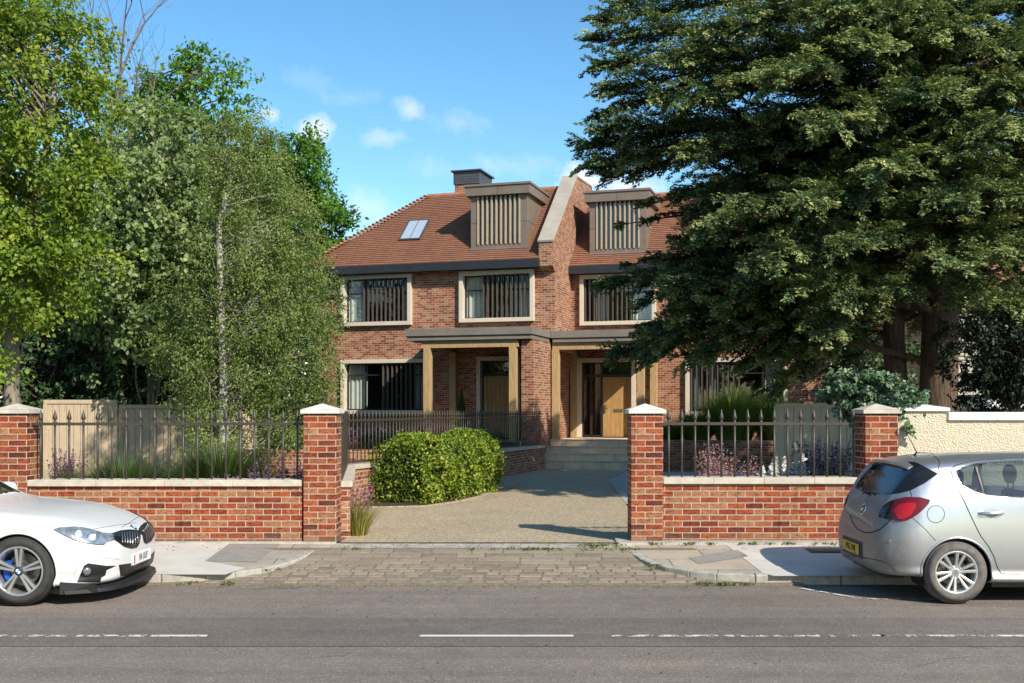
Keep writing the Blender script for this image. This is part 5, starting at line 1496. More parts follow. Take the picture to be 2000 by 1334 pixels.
        bm.free()
        return out
    def seam(s, name, pts, mat, parent, r=.004, mirror=True, n=10, off=0.0):
        path = []
        for (a, c) in zip(pts, pts[1:]):
            for k in range(n): path.append((a[0]+(c[0]-a[0])*k/n, a[1]+(c[1]-a[1])*k/n))
        path.append(pts[-1])
        P = [h+nn*off for h, nn in (s.cast(*p) for p in path) if h is not None]
        if len(P) < 2: return None
        if mirror: MB().tube([Vector((p.x,-p.y,p.z)) for p in P], r, 5).build(name, mat, parent, smooth=True)
        b = MB(); b.tube(P, r, 5)
        return b.build(name, mat, parent, smooth=True)
def paint(name, c, metal=0, rough=.35, dirt=0.0):
    t = NT(name)
    base = t.mix(t.noise(220, 2), tuple(x*.94 for x in c), tuple(min(1,x*1.05) for x in c)) if metal else t.mix(t.noise(1.5,3), tuple(x*.97 for x in c), c)
    rg = rough
    if dirt:
        sp = t.new('ShaderNodeSeparateXYZ'); t.link(t.coords(), sp.inputs[0])
        n = t.noise(7, 6, .7)
        low = t.ramp(t.math('ADD', sp.outputs[2], t.math('MULTIPLY', n, .5)), [(.30, (1,1,1)), (.85, (0,0,0))])
        rear = t.ramp(t.math('ADD', t.math('MULTIPLY', sp.outputs[0], -1.0), t.math('MULTIPLY', n, .35)), [(.50, (0,0,0)), (.80, (1,1,1))])
        f = t.math('MULTIPLY', t.math('MAXIMUM', low, t.math('MULTIPLY', rear, .9)), dirt)
        base = t.mix(f, base, (.15,.125,.095)); rg = t.math('ADD', rough, t.math('MULTIPLY', f, .5))
    t.set(Base_Color=base, Metallic=metal, Roughness=rg, Coat_Weight=.6 if not dirt else .35, Coat_Roughness=.06)
    return t.m
M['white_paintwork'] = paint('white_car_paint', (.62,.612,.60), 0, .4)
M['silver_paintwork'] = paint('silver_car_paint', (.56,.56,.57), .75, .28, .75)
M['gap'] = plain('panel_gap', (.02,.02,.02), .8)
M['rubber'] = plain('tyre_rubber', (.035,.033,.031), .85, var=.25, scale=18, bump=.2)
M['rubber_dusty'] = plain('dusty_tyre_rubber', (.12,.108,.096), .95, var=.25, scale=14, bump=.2)
M['alloy'] = plain('alloy', (.62,.61,.60), .3, metal=.8, var=.04)
M['alloy_dark'] = plain('alloy_dark', (.10,.10,.105), .4, metal=.6, var=.1)
M['chrome'] = plain('chrome', (.75,.76,.78), .1, metal=1, var=.02)
M['disc'] = plain('brake_disc', (.26,.24,.22), .4, metal=.8, var=.1)
M['gloss_black'] = plain('gloss_black', (.012,.012,.013), .12, var=.05)
M['blue'] = plain('caliper_blue', (.01,.09,.5), .35, var=.05)
M['lamp_clear'] = plain('lamp_lens', (.33,.35,.37), .1, metal=.6, var=.45, scale=16)
M['lamp_bright'] = plain('lamp_reflector', (.72,.72,.72), .3, metal=.5, var=.1)
t = NT('tail_lamp_red'); t.set(Base_Color=(.13,.003,.004), Roughness=.22, Coat_Weight=.3); M['lamp_red'] = t.m
t = NT('tail_lamp_bright'); t.set(Base_Color=(.40,.006,.006), Roughness=.25, Coat_Weight=.2); M['lamp_red2'] = t.m
M['seat'] = plain('seat_fabric', (.03,.032,.036), .8, var=.2)
M['plate_white'] = plain('plate_white', (.72,.72,.72), .4, var=.03)
M['plate_yellow'] = plain('plate_yellow', (.55,.38,.02), .5, var=.15, scale=12)
M['ink'] = plain('plate_ink', (.012,.012,.012), .6)

def text_mesh(name, s, size, mat, parent, loc, rot, sx=1.0, ext=.001):
    cu = bpy.data.curves.new(name, 'FONT'); cu.body = s; cu.size = size; cu.extrude = ext; cu.align_x = 'CENTER'; cu.align_y = 'CENTER'; cu.offset = size*.004; cu.space_character = 1.12
    tmp = bpy.data.objects.new(name, cu); COL.objects.link(tmp)
    bpy.context.view_layer.update()
    me = bpy.data.meshes.new_from_object(tmp.evaluated_get(bpy.context.evaluated_depsgraph_get()))
    bpy.data.objects.remove(tmp); me.name = name
    me.materials.clear(); me.materials.append(mat)
    o = bpy.data.objects.new(name, me); COL.objects.link(o); o.parent = parent
    o.location = loc; o.rotation_euler = rot; o.scale = (sx,1,1)
    return o

def wheel(parent, R, w, rr, style, loc, rub):
    """tyre with its rim, spokes, disc; outer side towards -y"""
    h = w/2
    tyre = MB().lathe([(rr-.005,-h*.80),(rr+.012,-h*.93),(R*.80+rr*.2,-h*1.03),(R-.028,-h*.97),(R-.010,-h*.82),(R,-h*.55),(R,h*.55),(R-.012,h*.85),(R-.03,h),(rr,h*.85),(rr-.02,h*.6)], 56, 'y').build('wheel', rub, parent, smooth=True, loc=loc)
    rim = MB().lathe([(rr+.004,-h*.84),(rr-.010,-h*.90),(rr-.018,-h*.80),(rr-.03,-h*.2),(rr-.035,h*.6),(rr-.01,h*.8)], 56, 'y')
    rim.build('rim', M['alloy'], tyre, smooth=True)
    MB().lathe([(0,h*.22),(rr*.66,h*.22),(rr*.66,h*.34),(0,h*.34)], 40, 'y').build('brake_disc', M['disc'], tyre)
    MB().lathe([(0,h*.6),(rr-.03,h*.6)], 40, 'y').build('backplate', M['black'], tyre)
    def spoke(b, a0, a1, r0, r1, w0, w1, y0, y1, dep):
        p0 = Vector((r0*math.cos(a0), 0, r0*math.sin(a0))); p1 = Vector((r1*math.cos(a1), 0, r1*math.sin(a1)))
        d = (p1-p0).normalized(); s = Vector((-d.z,0,d.x))
        b.hull8([(*(p0-s*w0*.6).xz, 0)] * 0 or [ (p0-s*w0).to_tuple()[0:1]+(y0+dep,)+((p0-s*w0).z,), (p0+s*w0).to_tuple()[0:1]+(y0+dep,)+((p0+s*w0).z,), (p1+s*w1).to_tuple()[0:1]+(y1+dep,)+((p1+s*w1).z,), (p1-s*w1).to_tuple()[0:1]+(y1+dep,)+((p1-s*w1).z,),
                 (p0-s*w0*.8).to_tuple()[0:1]+(y0,)+((p0-s*w0*.8).z,), (p0+s*w0*.8).to_tuple()[0:1]+(y0,)+((p0+s*w0*.8).z,), (p1+s*w1*.7).to_tuple()[0:1]+(y1,)+((p1+s*w1*.7).z,), (p1-s*w1*.7).to_tuple()[0:1]+(y1,)+((p1-s*w1*.7).z,)])
    sp = MB(); hub = MB()
    if style == 'double':
        for k in range(5):
            a = rad(90+72*k)
            for q in (-1, 1):
                spoke(sp, a+q*rad(13), a+q*rad(7.5), .045, rr-.012, .013, .017, -h*.80, -h*.86, .035)
        sp.build('spokes', M['alloy'], tyre, bevel=.003)
        b = MB()
        for k in range(5):
            a = rad(90+72*k); spoke(b, a, a, .03, rr-.02, .018, .026, -h*.70, -h*.72, .03)
        b.build('spoke_web', M['alloy_dark'], tyre)
        hub.lathe([(0,-h*.86),(.036,-h*.86),(.04,-h*.8),(.075,-h*.74),(.075,-h*.3)], 28, 'y').build('hub', M['alloy_dark'], tyre, smooth=False)
        e = MB().lathe([(0,-h*.875),(.033,-h*.875),(.035,-h*.86)], 28, 'y').build('emblem', M['black'], tyre)
        for q, mt in ((0,'blue_badge'),(1,'white_badge')):
            bb = MB()
            for s_ in (0,2):
                n = len(bb.v); bb.v.append((0,-h*.883,0))
                for i in range(7):
                    a = rad(90*(s_+q)+15*i); bb.v.append((.024*math.cos(a),-h*.883,.024*math.sin(a)))
                bb.f += [(n,n+i+1,n+i+2) for i in range(6)]
            bb.build('emblem', M[mt], tyre)
        for k in range(5): 
            bl = MB(); a = rad(54+72*k); bl.lathe([(0,-h*.74),(.009,-h*.74),(.009,-h*.6)], 10, 'y', (.055*math.cos(a),0,.055*math.sin(a))).build('wheel_bolt', M['chrome'], tyre)
        cal = MB()
        for i in range(8):
            a0, a1 = rad(150+8*i), rad(150+8*(i+1)); r0, r1 = rr*.50, rr*.74
            cal.hull8([(r0*math.cos(a0),-h*.25,r0*math.sin(a0)),(r1*math.cos(a0),-h*.25,r1*math.sin(a0)),(r1*math.cos(a1),-h*.25,r1*math.sin(a1)),(r0*math.cos(a1),-h*.25,r0*math.sin(a1)),
                       (r0*math.cos(a0),h*.4,r0*math.sin(a0)),(r1*math.cos(a0),h*.4,r1*math.sin(a0)),(r1*math.cos(a1),h*.4,r1*math.sin(a1)),(r0*math.cos(a1),h*.4,r0*math.sin(a1))])
        cal.build('brake_caliper', M['blue'], tyre)
    else:
        for k in range(12):
            a = rad(90+30*k+(4 if k%2 else -4)); spoke(sp, a+rad(6 if k%2 else -6)*0, a, .038, rr-.008, .012, .021, -h*.66, -h*.88, .03)
        sp.build('spokes', M['alloy'], tyre, bevel=.004)
        hub.lathe([(0,-h*.72),(.028,-h*.72),(.032,-h*.68),(.068,-h*.64),(.07,-h*.2)], 28, 'y').build('hub', M['alloy'], tyre)
        MB().lathe([(0,-h*.735),(.022,-h*.735),(.025,-h*.71)], 20, 'y').build('emblem', M['chrome'], tyre)
        for k in range(4):
            bl = MB(); a = rad(45+90*k); bl.lathe([(0,-h*.66),(.011,-h*.66),(.011,-h*.5)], 10, 'y', (.05*math.cos(a),0,.05*math.sin(a))).build('wheel_bolt', M['alloy_dark'], tyre)
    return tyre
M['blue_badge'] = plain('badge_blue', (.02,.17,.55), .3); M['white_badge'] = plain('badge_white', (.8,.8,.8), .3)
def wheels(car, proto, spots):
    """proto stands on the near side; copies with the outer side turned out"""
    for (x, y, z) in spots:
        c = copy_tree(proto, car); c.location = (x, y, z)
        if y > 0: c.rotation_euler = (0, 0, math.pi)
def arches(c, car, wx, zc, R, hw, lipm):
    ring = [(x0+R*math.cos(rad(a)), zc+R*math.sin(rad(a))) for x0 in (0,) for a in range(0,360,6)]
    for x0 in wx:
        poly = [(x0+a, b_) for a, b_ in ring]
        c.cut(poly, (0,2), lambda V: (np.abs(V[:,1]) > hw-.28), .013)
        b = MB()
        for sgn in (-1,1):
            n = 24
            for i in range(n):
                a0, a1 = rad(-25+230*i/n), rad(-25+230*(i+1)/n)
                p = lambda a, y, r: (x0+r*math.cos(a), sgn*y, zc+r*math.sin(a))
                b.quad(p(a0,hw-.035,R+.002), p(a1,hw-.035,R+.002), p(a1,hw-.34,R), p(a0,hw-.34,R))
            b.v += [p(rad(-25+230*i/n), hw-.34, R) for i in range(n+1)]; b.f.append(tuple(range(len(b.v)-n-1, len(b.v))))
        b.build('wheel_arch', M['black'], car)
        for sgn in (-1,1):
            lip = MB(); P = []
            for k in range(61):
                a = rad(-30+240*k/60)
                h, n = c.castv((x0+R*math.cos(a), sgn*3, zc+R*math.sin(a)), (0,-sgn,0))
                if h is not None and abs(h.y) > hw-.3: P.append(h)
            if len(P) > 3: lip.tube(P, .011, 6).build('arch_lip', lipm, car, smooth=True)

# ---------------------------------------------------------------- white coupe, front end in the picture
bl_ = (-4.70, 11.12, 0)
bm_ = thing('parked_car', 'white coupe with black kidney grille and alloy wheels parked at the left edge', 'car', bl_)
ST = [(.885, [(0,.25),(.20,.26),(.26,.32),(.28,.42),(.27,.51),(.23,.565),(.16,.585),(0,.595)]),
 (.85, [(0,.21),(.40,.22),(.50,.30),(.53,.42),(.51,.53),(.44,.605),(.32,.635),(0,.65)]),
 (.77, [(0,.18),(.57,.19),(.67,.29),(.70,.43),(.68,.56),(.60,.655),(.42,.695),(0,.71)]),
 (.62, [(0,.17),(.71,.18),(.80,.29),(.82,.44),(.805,.60),(.73,.715),(.52,.77),(0,.785)]),
 (.42, [(0,.17),(.80,.18),(.865,.3),(.885,.46),(.87,.655),(.80,.785),(.57,.845),(0,.862)]),
 (.15, [(0,.17),(.84,.18),(.895,.31),(.91,.5),(.895,.72),(.83,.86),(.60,.912),(0,.93)]),
 (-.15,[(0,.17),(.84,.18),(.895,.32),(.91,.52),(.90,.76),(.845,.90),(.61,.95),(0,.97)]),
 (-.50,[(0,.17),(.85,.18),(.895,.32),(.905,.55),(.90,.79),(.86,.93),(.64,.985),(0,1.005)]),
 (-.64,[(0,.17),(.855,.18),(.9,.32),(.905,.57),(.895,.83),(.86,.95),(.68,1.01),(0,1.03)]),
 (-1.0,[(0,.17),(.86,.18),(.9,.32),(.905,.6),(.88,.90),(.81,1.06),(.65,1.185),(0,1.225)]),
 (-1.4,[(0,.17),(.86,.18),(.9,.32),(.905,.62),(.87,.93),(.765,1.18),(.6,1.33),(0,1.375)]),
 (-2.2,[(0,.17),(.86,.18),(.9,.32),(.905,.62),(.87,.95),(.75,1.21),(.58,1.355),(0,1.395)]),
 (-3.0,[(0,.18),(.86,.19),(.9,.33),(.91,.63),(.87,.96),(.765,1.14),(.59,1.25),(0,1.285)]),
 (-3.45,[(0,.2),(.84,.21),(.885,.34),(.90,.62),(.86,.94),(.78,1.02),(.60,1.07),(0,1.09)]),
 (-3.7,[(0,.24),(.78,.25),(.83,.36),(.845,.6),(.80,.88),(.72,.98),(.56,1.02),(0,1.04)]),
 (-3.8,[(0,.32),(.66,.33),(.71,.42),(.72,.58),(.69,.8),(.6,.9),(.46,.94),(0,.96)])]
def low(x, z):
    k = min(1, max(0, (x+1.4)/.7)); return z if z < .3 else .3+(z-.3)*(1-.085*k)
ST = [((x if x < .3 else .3+(x-.3)*.965), [(y, low(x, z)) for y, z in q]) for x, q in ST]
xq = np.concatenate([np.linspace(-3.8,-1.5,110), np.linspace(-1.48,.6,130), np.linspace(.612,.8645,26)])
B = Car(bl_, ST, xq, 12)
z4 = lambda x, y: (x/4.447, 920+y/4.447)
P4 = lambda l: [z4(*p) for p in l]
arches(B, bm_, (0,-2.81), .335, .365, .91, M['white_paintwork'])
B.cut([(-.82,.93),(-1.38,1.29),(-2.15,1.335),(-2.9,1.22),(-3.15,1.0),(-2.2,.985)], (0,2), lambda V: (np.abs(V[:,1]) > .5) & (V[:,2] > .86), .02, True)
B.cut([(-.70,-.70),(-.68,0),(-.70,.70),(-1.36,.56),(-1.40,0),(-1.36,-.56)], (0,1), lambda V: V[:,2] > .86, .02, True)
body = B.mesh('body', B.F[~B.kill], M['white_paintwork'], bm_, True)
B.panes(bm_)
MB().box(-3.2,-.7,-.74,.74,.3,.80).build('cabin_floor', M['black'], bm_)
MB().box(-1.0,-.68,-.70,.70,.803,.94).build('dashboard', M['black'], bm_, bevel=.03)
def seat(x, y, z, parent, s=1.0):
    b = MB(); b.hull8([(x,y-.24,z),(x+.14,y-.24,z),(x+.14,y+.24,z),(x,y+.24,z),(x-.16,y-.20,z+.52),(x-.05,y-.20,z+.55),(x-.05,y+.20,z+.55),(x-.16,y+.20,z+.52)])
    o = b.build('seat', M['seat'], parent, bevel=.04)
    h = MB().tube([(x-.16,y,z+.66),(x-.155,y,z+.60),(x-.15,y,z+.735)], [.0,.0,.0], 4)
    h = MB(); k = 10
    for i in range(k+1): pass
    prof = [(0,-.10),(.06,-.098),(.10,-.07),(.125,-.02),(.125,.03),(.105,.075),(.06,.098),(0,.10)]
    h.lathe(prof, 18); h.v = [(x-.13+vx*.42, y+vy, z+.70+vz) for vx, vy, vz in h.v]
    h.build('headrest', M['seat'], o, smooth=True)
    MB().tube([(x-.12,y-.06,z+.54),(x-.12,y-.06,z+.64)], .007, 6).tube([(x-.12,y+.06,z+.54),(x-.12,y+.06,z+.64)], .007, 6).build('headrest_post', M['chrome'], o)
seat(-1.6,-.38,.50,bm_); seat(-1.6,.38,.50,bm_)
w0 = wheel(bm_, .336, .225, .235, 'double', (0,-.79,.336), M['rubber'])
wheels(bm_, w0, [(-2.81,-.79,.336),(0,.79,.43),(-2.81,.79,.43)])
# head lamps
hl = B.patch('headlight', P4([(465,507),(520,493),(640,487),(720,495),(800,510),(890,540),(985,545),(985,600),(930,612),(900,640),(850,640),(740,625),(640,598),(560,560)]), M['lamp_clear'], bm_, .010, 6, True)
for o in hl: o['label'] = 'clear headlight with twin round lamps'
B.seam('headlight_rim', P4([(465,507),(520,493),(640,487),(720,495),(800,510),(890,540),(985,545),(985,600),(930,612),(900,640),(850,640),(740,625),(640,598),(560,560),(465,507)]), M['gap'], bm_, .005, n=4)
def ball(c, x, y, r, name, mat, parent, sink=.009, mirror=True, ring=None):
    h, n = c.cast(*z4(x, y))
    if h is None: return
    h = h + n*sink
    for sg in ((1,-1) if mirror else (1,)):
        b = MB(); prof = [(r*math.cos(rad(a)), r*.5*math.sin(rad(a))) for a in range(0,91,15)]
        b.lathe(prof, 18); q = n.to_track_quat('Z','Y')
        b.v = [tuple((q @ Vector(v)) + h) for v in b.v]
        if sg < 0: b.v = [(v[0],-v[1],v[2]) for v in b.v]
        o = b.build(name, mat, parent, smooth=True)
        if ring:
            rg = MB().lathe([(r*1.0,.001),(r*1.2,.008),(r*1.25,.002)], 20); rg.v = [tuple((q @ Vector(v)) + h) for v in rg.v]
            if sg < 0: rg.v = [(v[0],-v[1],v[2]) for v in rg.v]
            rg.build('lamp_ring', ring, o, smooth=True)
ball(B, 680, 556, .036, 'headlight_lens', M['lamp_bright'], bm_, ring=M['chrome']); ball(B, 800, 580, .036, 'headlight_lens', M['lamp_bright'], bm_, ring=M['chrome'])
ball(B, 738, 560, .012, 'headlight_accent', M['blue_badge'], bm_)
# kidney grilles: dark opening with a frame and upright blades
kid = P4([(975,548),(1040,526),(1120,517),(1185,520),(1210,535),(1212,575),(1203,625),(1185,655),(1135,664),(1075,648),(1020,610),(985,590)])
B.patch('kidney_grille', kid, M['gloss_black'], bm_, .006, 6, True)
bl = MB()
for i in range(7):
    x = 1050+i*22
    pp = [B.cast(*z4(x+6*math.sin(k/5*2), 540+(100-abs(i-4)*4)*k/6)) for k in range(7)]
    pp = [h+n*.012 for h, n in pp if h is not None]
    if len(pp) > 2:
        bl.tube(pp, .0065, 5); bl.tube([Vector((p.x,-p.y,p.z)) for p in pp], .0065, 5)
bl.build('grille_blades', plain('grille_blade', (.30,.30,.31), .25, metal=.8), bm_, smooth=True)
B.seam('grille_frame', kid + [kid[0]], M['black'], bm_, .010, n=5, off=.004)
# emblem on the bonnet
h, n = B.castv((.785,0,2),(0,0,-1))
q = n.to_track_quat('Z','Y')
for nm, r0, zz_, mt in (('emblem',.041,.003,'chrome'),('emblem',.036,.005,'black'),('emblem',.026,.007,'blue_badge')):
    b = MB().lathe([(0,zz_),(r0,zz_),(r0,0)], 24); b.v = [tuple((q @ Vector(v))+h) for v in b.v]; b.build(nm, M[mt], bm_)
b = MB()
for s_ in (0,2):
    n0 = len(b.v); b.v.append((0,0,.009)); b.v += [(.026*math.cos(rad(90*s_+15*i)), .026*math.sin(rad(90*s_+15*i)), .009) for i in range(7)]; b.f += [(n0,n0+i+1,n0+i+2) for i in range(6)]
b.v = [tuple((q @ Vector(v))+h) for v in b.v]; b.build('emblem', M['white_badge'], bm_)
# bonnet shut line, crease, wing seam
B.seam('bonnet_seam', P4([(800,508),(900,488),(1000,472),(1100,460),(1180,450)]), M['gap'], bm_, .0028)
# lower intakes, fog lamp, splitter
B.patch('fog_intake', P4([(668,965),(705,880),(730,822),(765,800),(915,822),(1010,822),(925,860),(915,905),(880,925),(870,965)]), M['black'], bm_, .003, 4, True)
ball(B, 755, 868, .038, 'fog_lamp', M['lamp_clear'], bm_, ring=M['black'])
B.patch('lower_grille', P4([(1030,815),(1130,800),(1230,788),(1290,778),(1292,860),(1270,880),(1200,898),(1045,912)]), M['black'], bm_, .003, 4, True)
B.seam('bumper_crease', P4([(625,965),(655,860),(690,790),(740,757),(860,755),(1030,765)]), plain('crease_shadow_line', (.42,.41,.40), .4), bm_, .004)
sp = MB()
nose = []
for k in range(25):
    a = -1+2*k/24
    h, n = B.castv((3,a*.80,.26),(-1,0,0))
    nose.append((h.x if h else .5, a*.80))
nose = [(.42,-.885)] + nose + [(.42,.885)]
for (p, q_) in zip(nose, nose[1:]):
    sp.hull8([(p[0]-.16,p[1]*.92,.115),(p[0]+.03,p[1]*1.01,.115),(q_[0]+.03,q_[1]*1.01,.115),(q_[0]-.16,q_[1]*.92,.115),(p[0]-.16,p[1]*.92,.19),(p[0]+.02,p[1]*1.01,.15),(q_[0]+.02,q_[1]*1.01,.15),(q_[0]-.16,q_[1]*.92,.19)])
sp.build('splitter', M['black'], bm_)
for sg in (-1,1): MB().hull8([(.40,sg*.90,.115),(.72,sg*.76,.115),(.70,sg*.66,.115),(.38,sg*.78,.115),(.40,sg*.895,.235),(.66,sg*.80,.2),(.66,sg*.70,.2),(.38,sg*.78,.235)]).build('splitter_wing', M['black'], bm_)
MB().box(-2.4,-.42,-.88,.88,.14,.2).build('side_skirt', M['white_paintwork'], bm_, bevel=.02)
# number plate
pl_ = MB().box(.868,.878,-.26,.26,.30,.412).build('number_plate', M['plate_white'], bm_, bevel=.003)
text_mesh('plate_text', 'R4 UUF', .098, M['ink'], pl_, (.8795,.03,.356), (rad(90),0,rad(90)), .70)
MB().box(.8775,.8795,-.245,-.215,.31,.40).build('plate_band', plain('flag_red', (.55,.05,.05), .5), pl_)
MB().box(.81,.867,-.30,.30,.285,.42).build('plate_holder', M['white_paintwork'], bm_, bevel=.02)
# wing mirror, wiper line
MB().hull8([(-1.0,-1.03,.94),(-.85,-1.0,.94),(-.85,-.86,.94),(-1.0,-.86,.94),(-1.0,-1.05,1.07),(-.88,-1.0,1.05),(-.88,-.88,1.05),(-1.0,-.88,1.07)]).build('wing_mirror', M['white_paintwork'], bm_, bevel=.03)
MB().hull8([(-1.0,1.03,.94),(-.85,1.0,.94),(-.85,.86,.94),(-1.0,.86,.94),(-1.0,1.05,1.07),(-.88,1.0,1.05),(-.88,.88,1.05),(-1.0,.88,1.07)]).build('wing_mirror', M['white_paintwork'], bm_, bevel=.03)

# ---------------------------------------------------------------- silver hatchback, rear end in the picture
cl_ = (4.28, 11.2, 0)
co_ = thing('parked_car', 'dusty silver five door hatchback with red tail lamp parked at the right edge', 'car', cl_)
SC = [(-0.731,[(0,.38),(.24,.385),(.31,.42),(.33,.47),(.31,.52),(.26,.55),(.2,.56),(0,.565)]),
 (-0.711,[(0,.31),(.40,.32),(.51,.385),(.55,.49),(.52,.57),(.44,.61),(.32,.625),(0,.635)]),
 (-0.676,[(0,.27),(.49,.275),(.615,.365),(.665,.52),(.63,.655),(.53,.72),(.42,.75),(0,.77)]),
 (-0.623,[(0,.255),(.56,.255),(.685,.36),(.735,.56),(.69,.75),(.585,.85),(.47,.895),(0,.92)]),
 (-0.575,[(0,.25),(.61,.25),(.73,.36),(.775,.58),(.725,.82),(.615,.94),(.51,.99),(0,1.015)]),
 (-0.503,[(0,.25),(.68,.25),(.785,.37),(.825,.61),(.775,.89),(.655,1.05),(.55,1.105),(0,1.135)]),
 (-0.423,[(0,.25),(.735,.255),(.825,.375),(.852,.63),(.805,.935),(.685,1.145),(.57,1.225),(0,1.26)]),
 (-0.325,[(0,.25),(.77,.255),(.845,.38),(.866,.64),(.825,.965),(.715,1.215),(.59,1.325),(0,1.37)]),
 (-0.150,[(0,.22),(.79,.24),(.85,.37),(.87,.64),(.835,.985),(.735,1.26),(.60,1.375),(0,1.42)]),
 (0.500,[(0,.2),(.80,.2),(.855,.34),(.868,.63),(.838,1.0),(.75,1.285),(.62,1.41),(0,1.465)]),
 (1.100,[(0,.2),(.80,.2),(.855,.34),(.868,.62),(.838,.99),(.75,1.285),(.62,1.415),(0,1.475)]),
 (1.600,[(0,.2),(.80,.2),(.855,.34),(.868,.61),(.84,.97),(.755,1.26),(.62,1.375),(0,1.43)]),
 (2.100,[(0,.2),(.80,.2),(.855,.34),(.868,.60),(.845,.92),(.80,1.06),(.66,1.145),(0,1.19)]),
 (2.450,[(0,.2),(.80,.2),(.855,.34),(.868,.60),(.85,.86),(.80,.95),(.62,1.0),(0,1.02)]),
 (2.900,[(0,.2),(.76,.2),(.83,.33),(.85,.55),(.81,.75),(.73,.83),(.55,.875),(0,.89)]),
 (3.120,[(0,.21),(.62,.21),(.72,.32),(.74,.5),(.69,.65),(.6,.71),(.45,.74),(0,.75)]),
 (3.220,[(0,.26),(.4,.26),(.48,.34),(.5,.45),(.47,.55),(.4,.58),(.3,.6),(0,.6)])]
lz = lambda z: z if z < 1.1 else 1.1+(z-1.1)*.9
SC = [(x, [(y, lz(z)) for y, z in q]) for x, q in SC]
xq = np.concatenate([np.linspace(-0.731,-.55,24), np.linspace(-.538,1.5,150), np.linspace(1.515,3.22,90)])
Cc = Car(cl_, SC, xq, 12)
c37 = lambda x, y: (1620+x/3.705, 860+y/3.705)
P5 = lambda l: [c37(*p) for p in l]
def side_poly(l):
    out = []
    for p in P5(l):
        h, n = Cc.cast(*p); out.append((h.x, h.z))
    return out
qw = side_poly([(930,215),(955,200),(1046,174),(1108,380),(1060,368),(965,320),(935,265)])
rwn = side_poly([(1068,170),(1200,157),(1330,152),(1400,152)])
rwb = side_poly([(1400,410),(1300,405),(1130,388)])
arches(Cc, co_, (0,2.51), .306, .338, .868, M['silver_paintwork'])
gc = lambda V: (np.abs(V[:,1]) > .5) & (V[:,2] > .9)
Cc.cut(qw, (0,2), gc, .014, True)
x1, zt, zb = rwn[-1][0], rwn[-1][1], rwb[0][1]
Cc.cut(rwn + [(.86,zt+.003),(.86,zb-.005)] + rwb, (0,2), gc, .014, True)
Cc.cut([(.95,zt+.003),(1.5,zt-.04),(2.08,1.03),(1.9,zb-.03),(.95,zb-.006)], (0,2), gc, .016, True)
rear_cut = [(-.50,1.03),(-.42,1.30),(0,1.335),(.42,1.30),(.50,1.03),(0,1.0)]
Cc.cut(rear_cut, (1,2), lambda V: (V[:,0] < -.30) & (V[:,2] > .95), .014, True)
Cc.cut([(1.66,-.56),(1.63,0),(1.66,.56),(2.38,.66),(2.42,0),(2.38,-.66)], (0,1), lambda V: V[:,2] > .98, .02, True)
Cc.mesh('body', Cc.F[~Cc.kill], M['silver_paintwork'], co_, True)
Cc.panes(co_)
MB().box(-.42,2.2,-.70,.70,.28,.80).build('cabin_floor', M['black'], co_)
MB().box(2.0,2.3,-.66,.66,.803,.93).build('dashboard', M['black'], co_, bevel=.03)
for (x, y) in ((.33,-.36),(.33,.36),(1.20,-.36),(1.20,.36)): seat(x,y,.48,co_)
MB().box(-.40,.02,-.62,.62,.803,.93).build('parcel_shelf', M['black'], co_)
w1 = wheel(co_, .306, .195, .205, 'multi', (0,-.765,.306), M['rubber_dusty'])
wheels(co_, w1, [(2.51,-.765,.306),(0,.765,.40),(2.51,.765,.40)])
# dark glass panel wrapping round the tailgate corner, window trims
Cc.patch('tailgate_glass', P5([(228,372),(300,250),(365,165),(470,152),(620,158),(640,165),(780,238),(775,250),(690,310),(590,362),(500,385),(380,398),(270,398),(235,385)]), M['gloss_black'], co_, .0015, 5)
hide = co_.children[-1]
Cc.seam('window_trim', P5([(930,215),(955,200),(1046,174),(1108,380),(1060,368),(965,320),(935,265),(930,215)]), M['black'], co_, .006, off=.001)
Cc.seam('window_trim', P5([(1400,152),(1330,152),(1200,157),(1068,170),(1130,388),(1300,405),(1400,410)]), M['black'], co_, .007, off=.001)
Cc.patch('pillar_trim', P5([(1046,172),(1070,166),(1134,392),(1106,384)]), M['black'], co_, .002, 4, True)
Cc.seam('door_seam', P5([(1400,128),(1250,132),(1050,150),(930,175),(895,195),(884,225),(890,265),(915,330),(970,430),(1020,540),(1075,655),(1100,700),(1150,765),(1190,840),(1215,920),(1240,962),(1290,970),(1400,972)]), M['gap'], co_, .0045)
Cc.seam('bumper_seam', P5([(600,560),(690,640),(768,726)]), M['gap'], co_, .003)
Cc.seam('tailgate_seam', P5([(150,540),(165,590),(200,640),(250,665),(300,668),(360,648),(420,600),(440,575)]), M['gap'], co_, .006, mirror=False)
Cc.seam('tailgate_seam', P5([(755,112),(785,135),(797,160),(790,205),(778,240)]), M['gap'], co_, .004)
Cc.seam('tailgate_seam', P5([(585,365),(596,408)]), M['gap'], co_, .004)
Cc.seam('bumper_crease', P5([(105,828),(220,845),(330,862),(410,885),(450,915),(480,950)]), M['gap'], co_, .004, mirror=False)
fc = [(770+63*math.cos(rad(a)), 534+62*math.sin(rad(a))) for a in range(0,361,15)]
Cc.seam('fuel_flap', P5(fc), M['gap'], co_, .003, mirror=False, n=2)
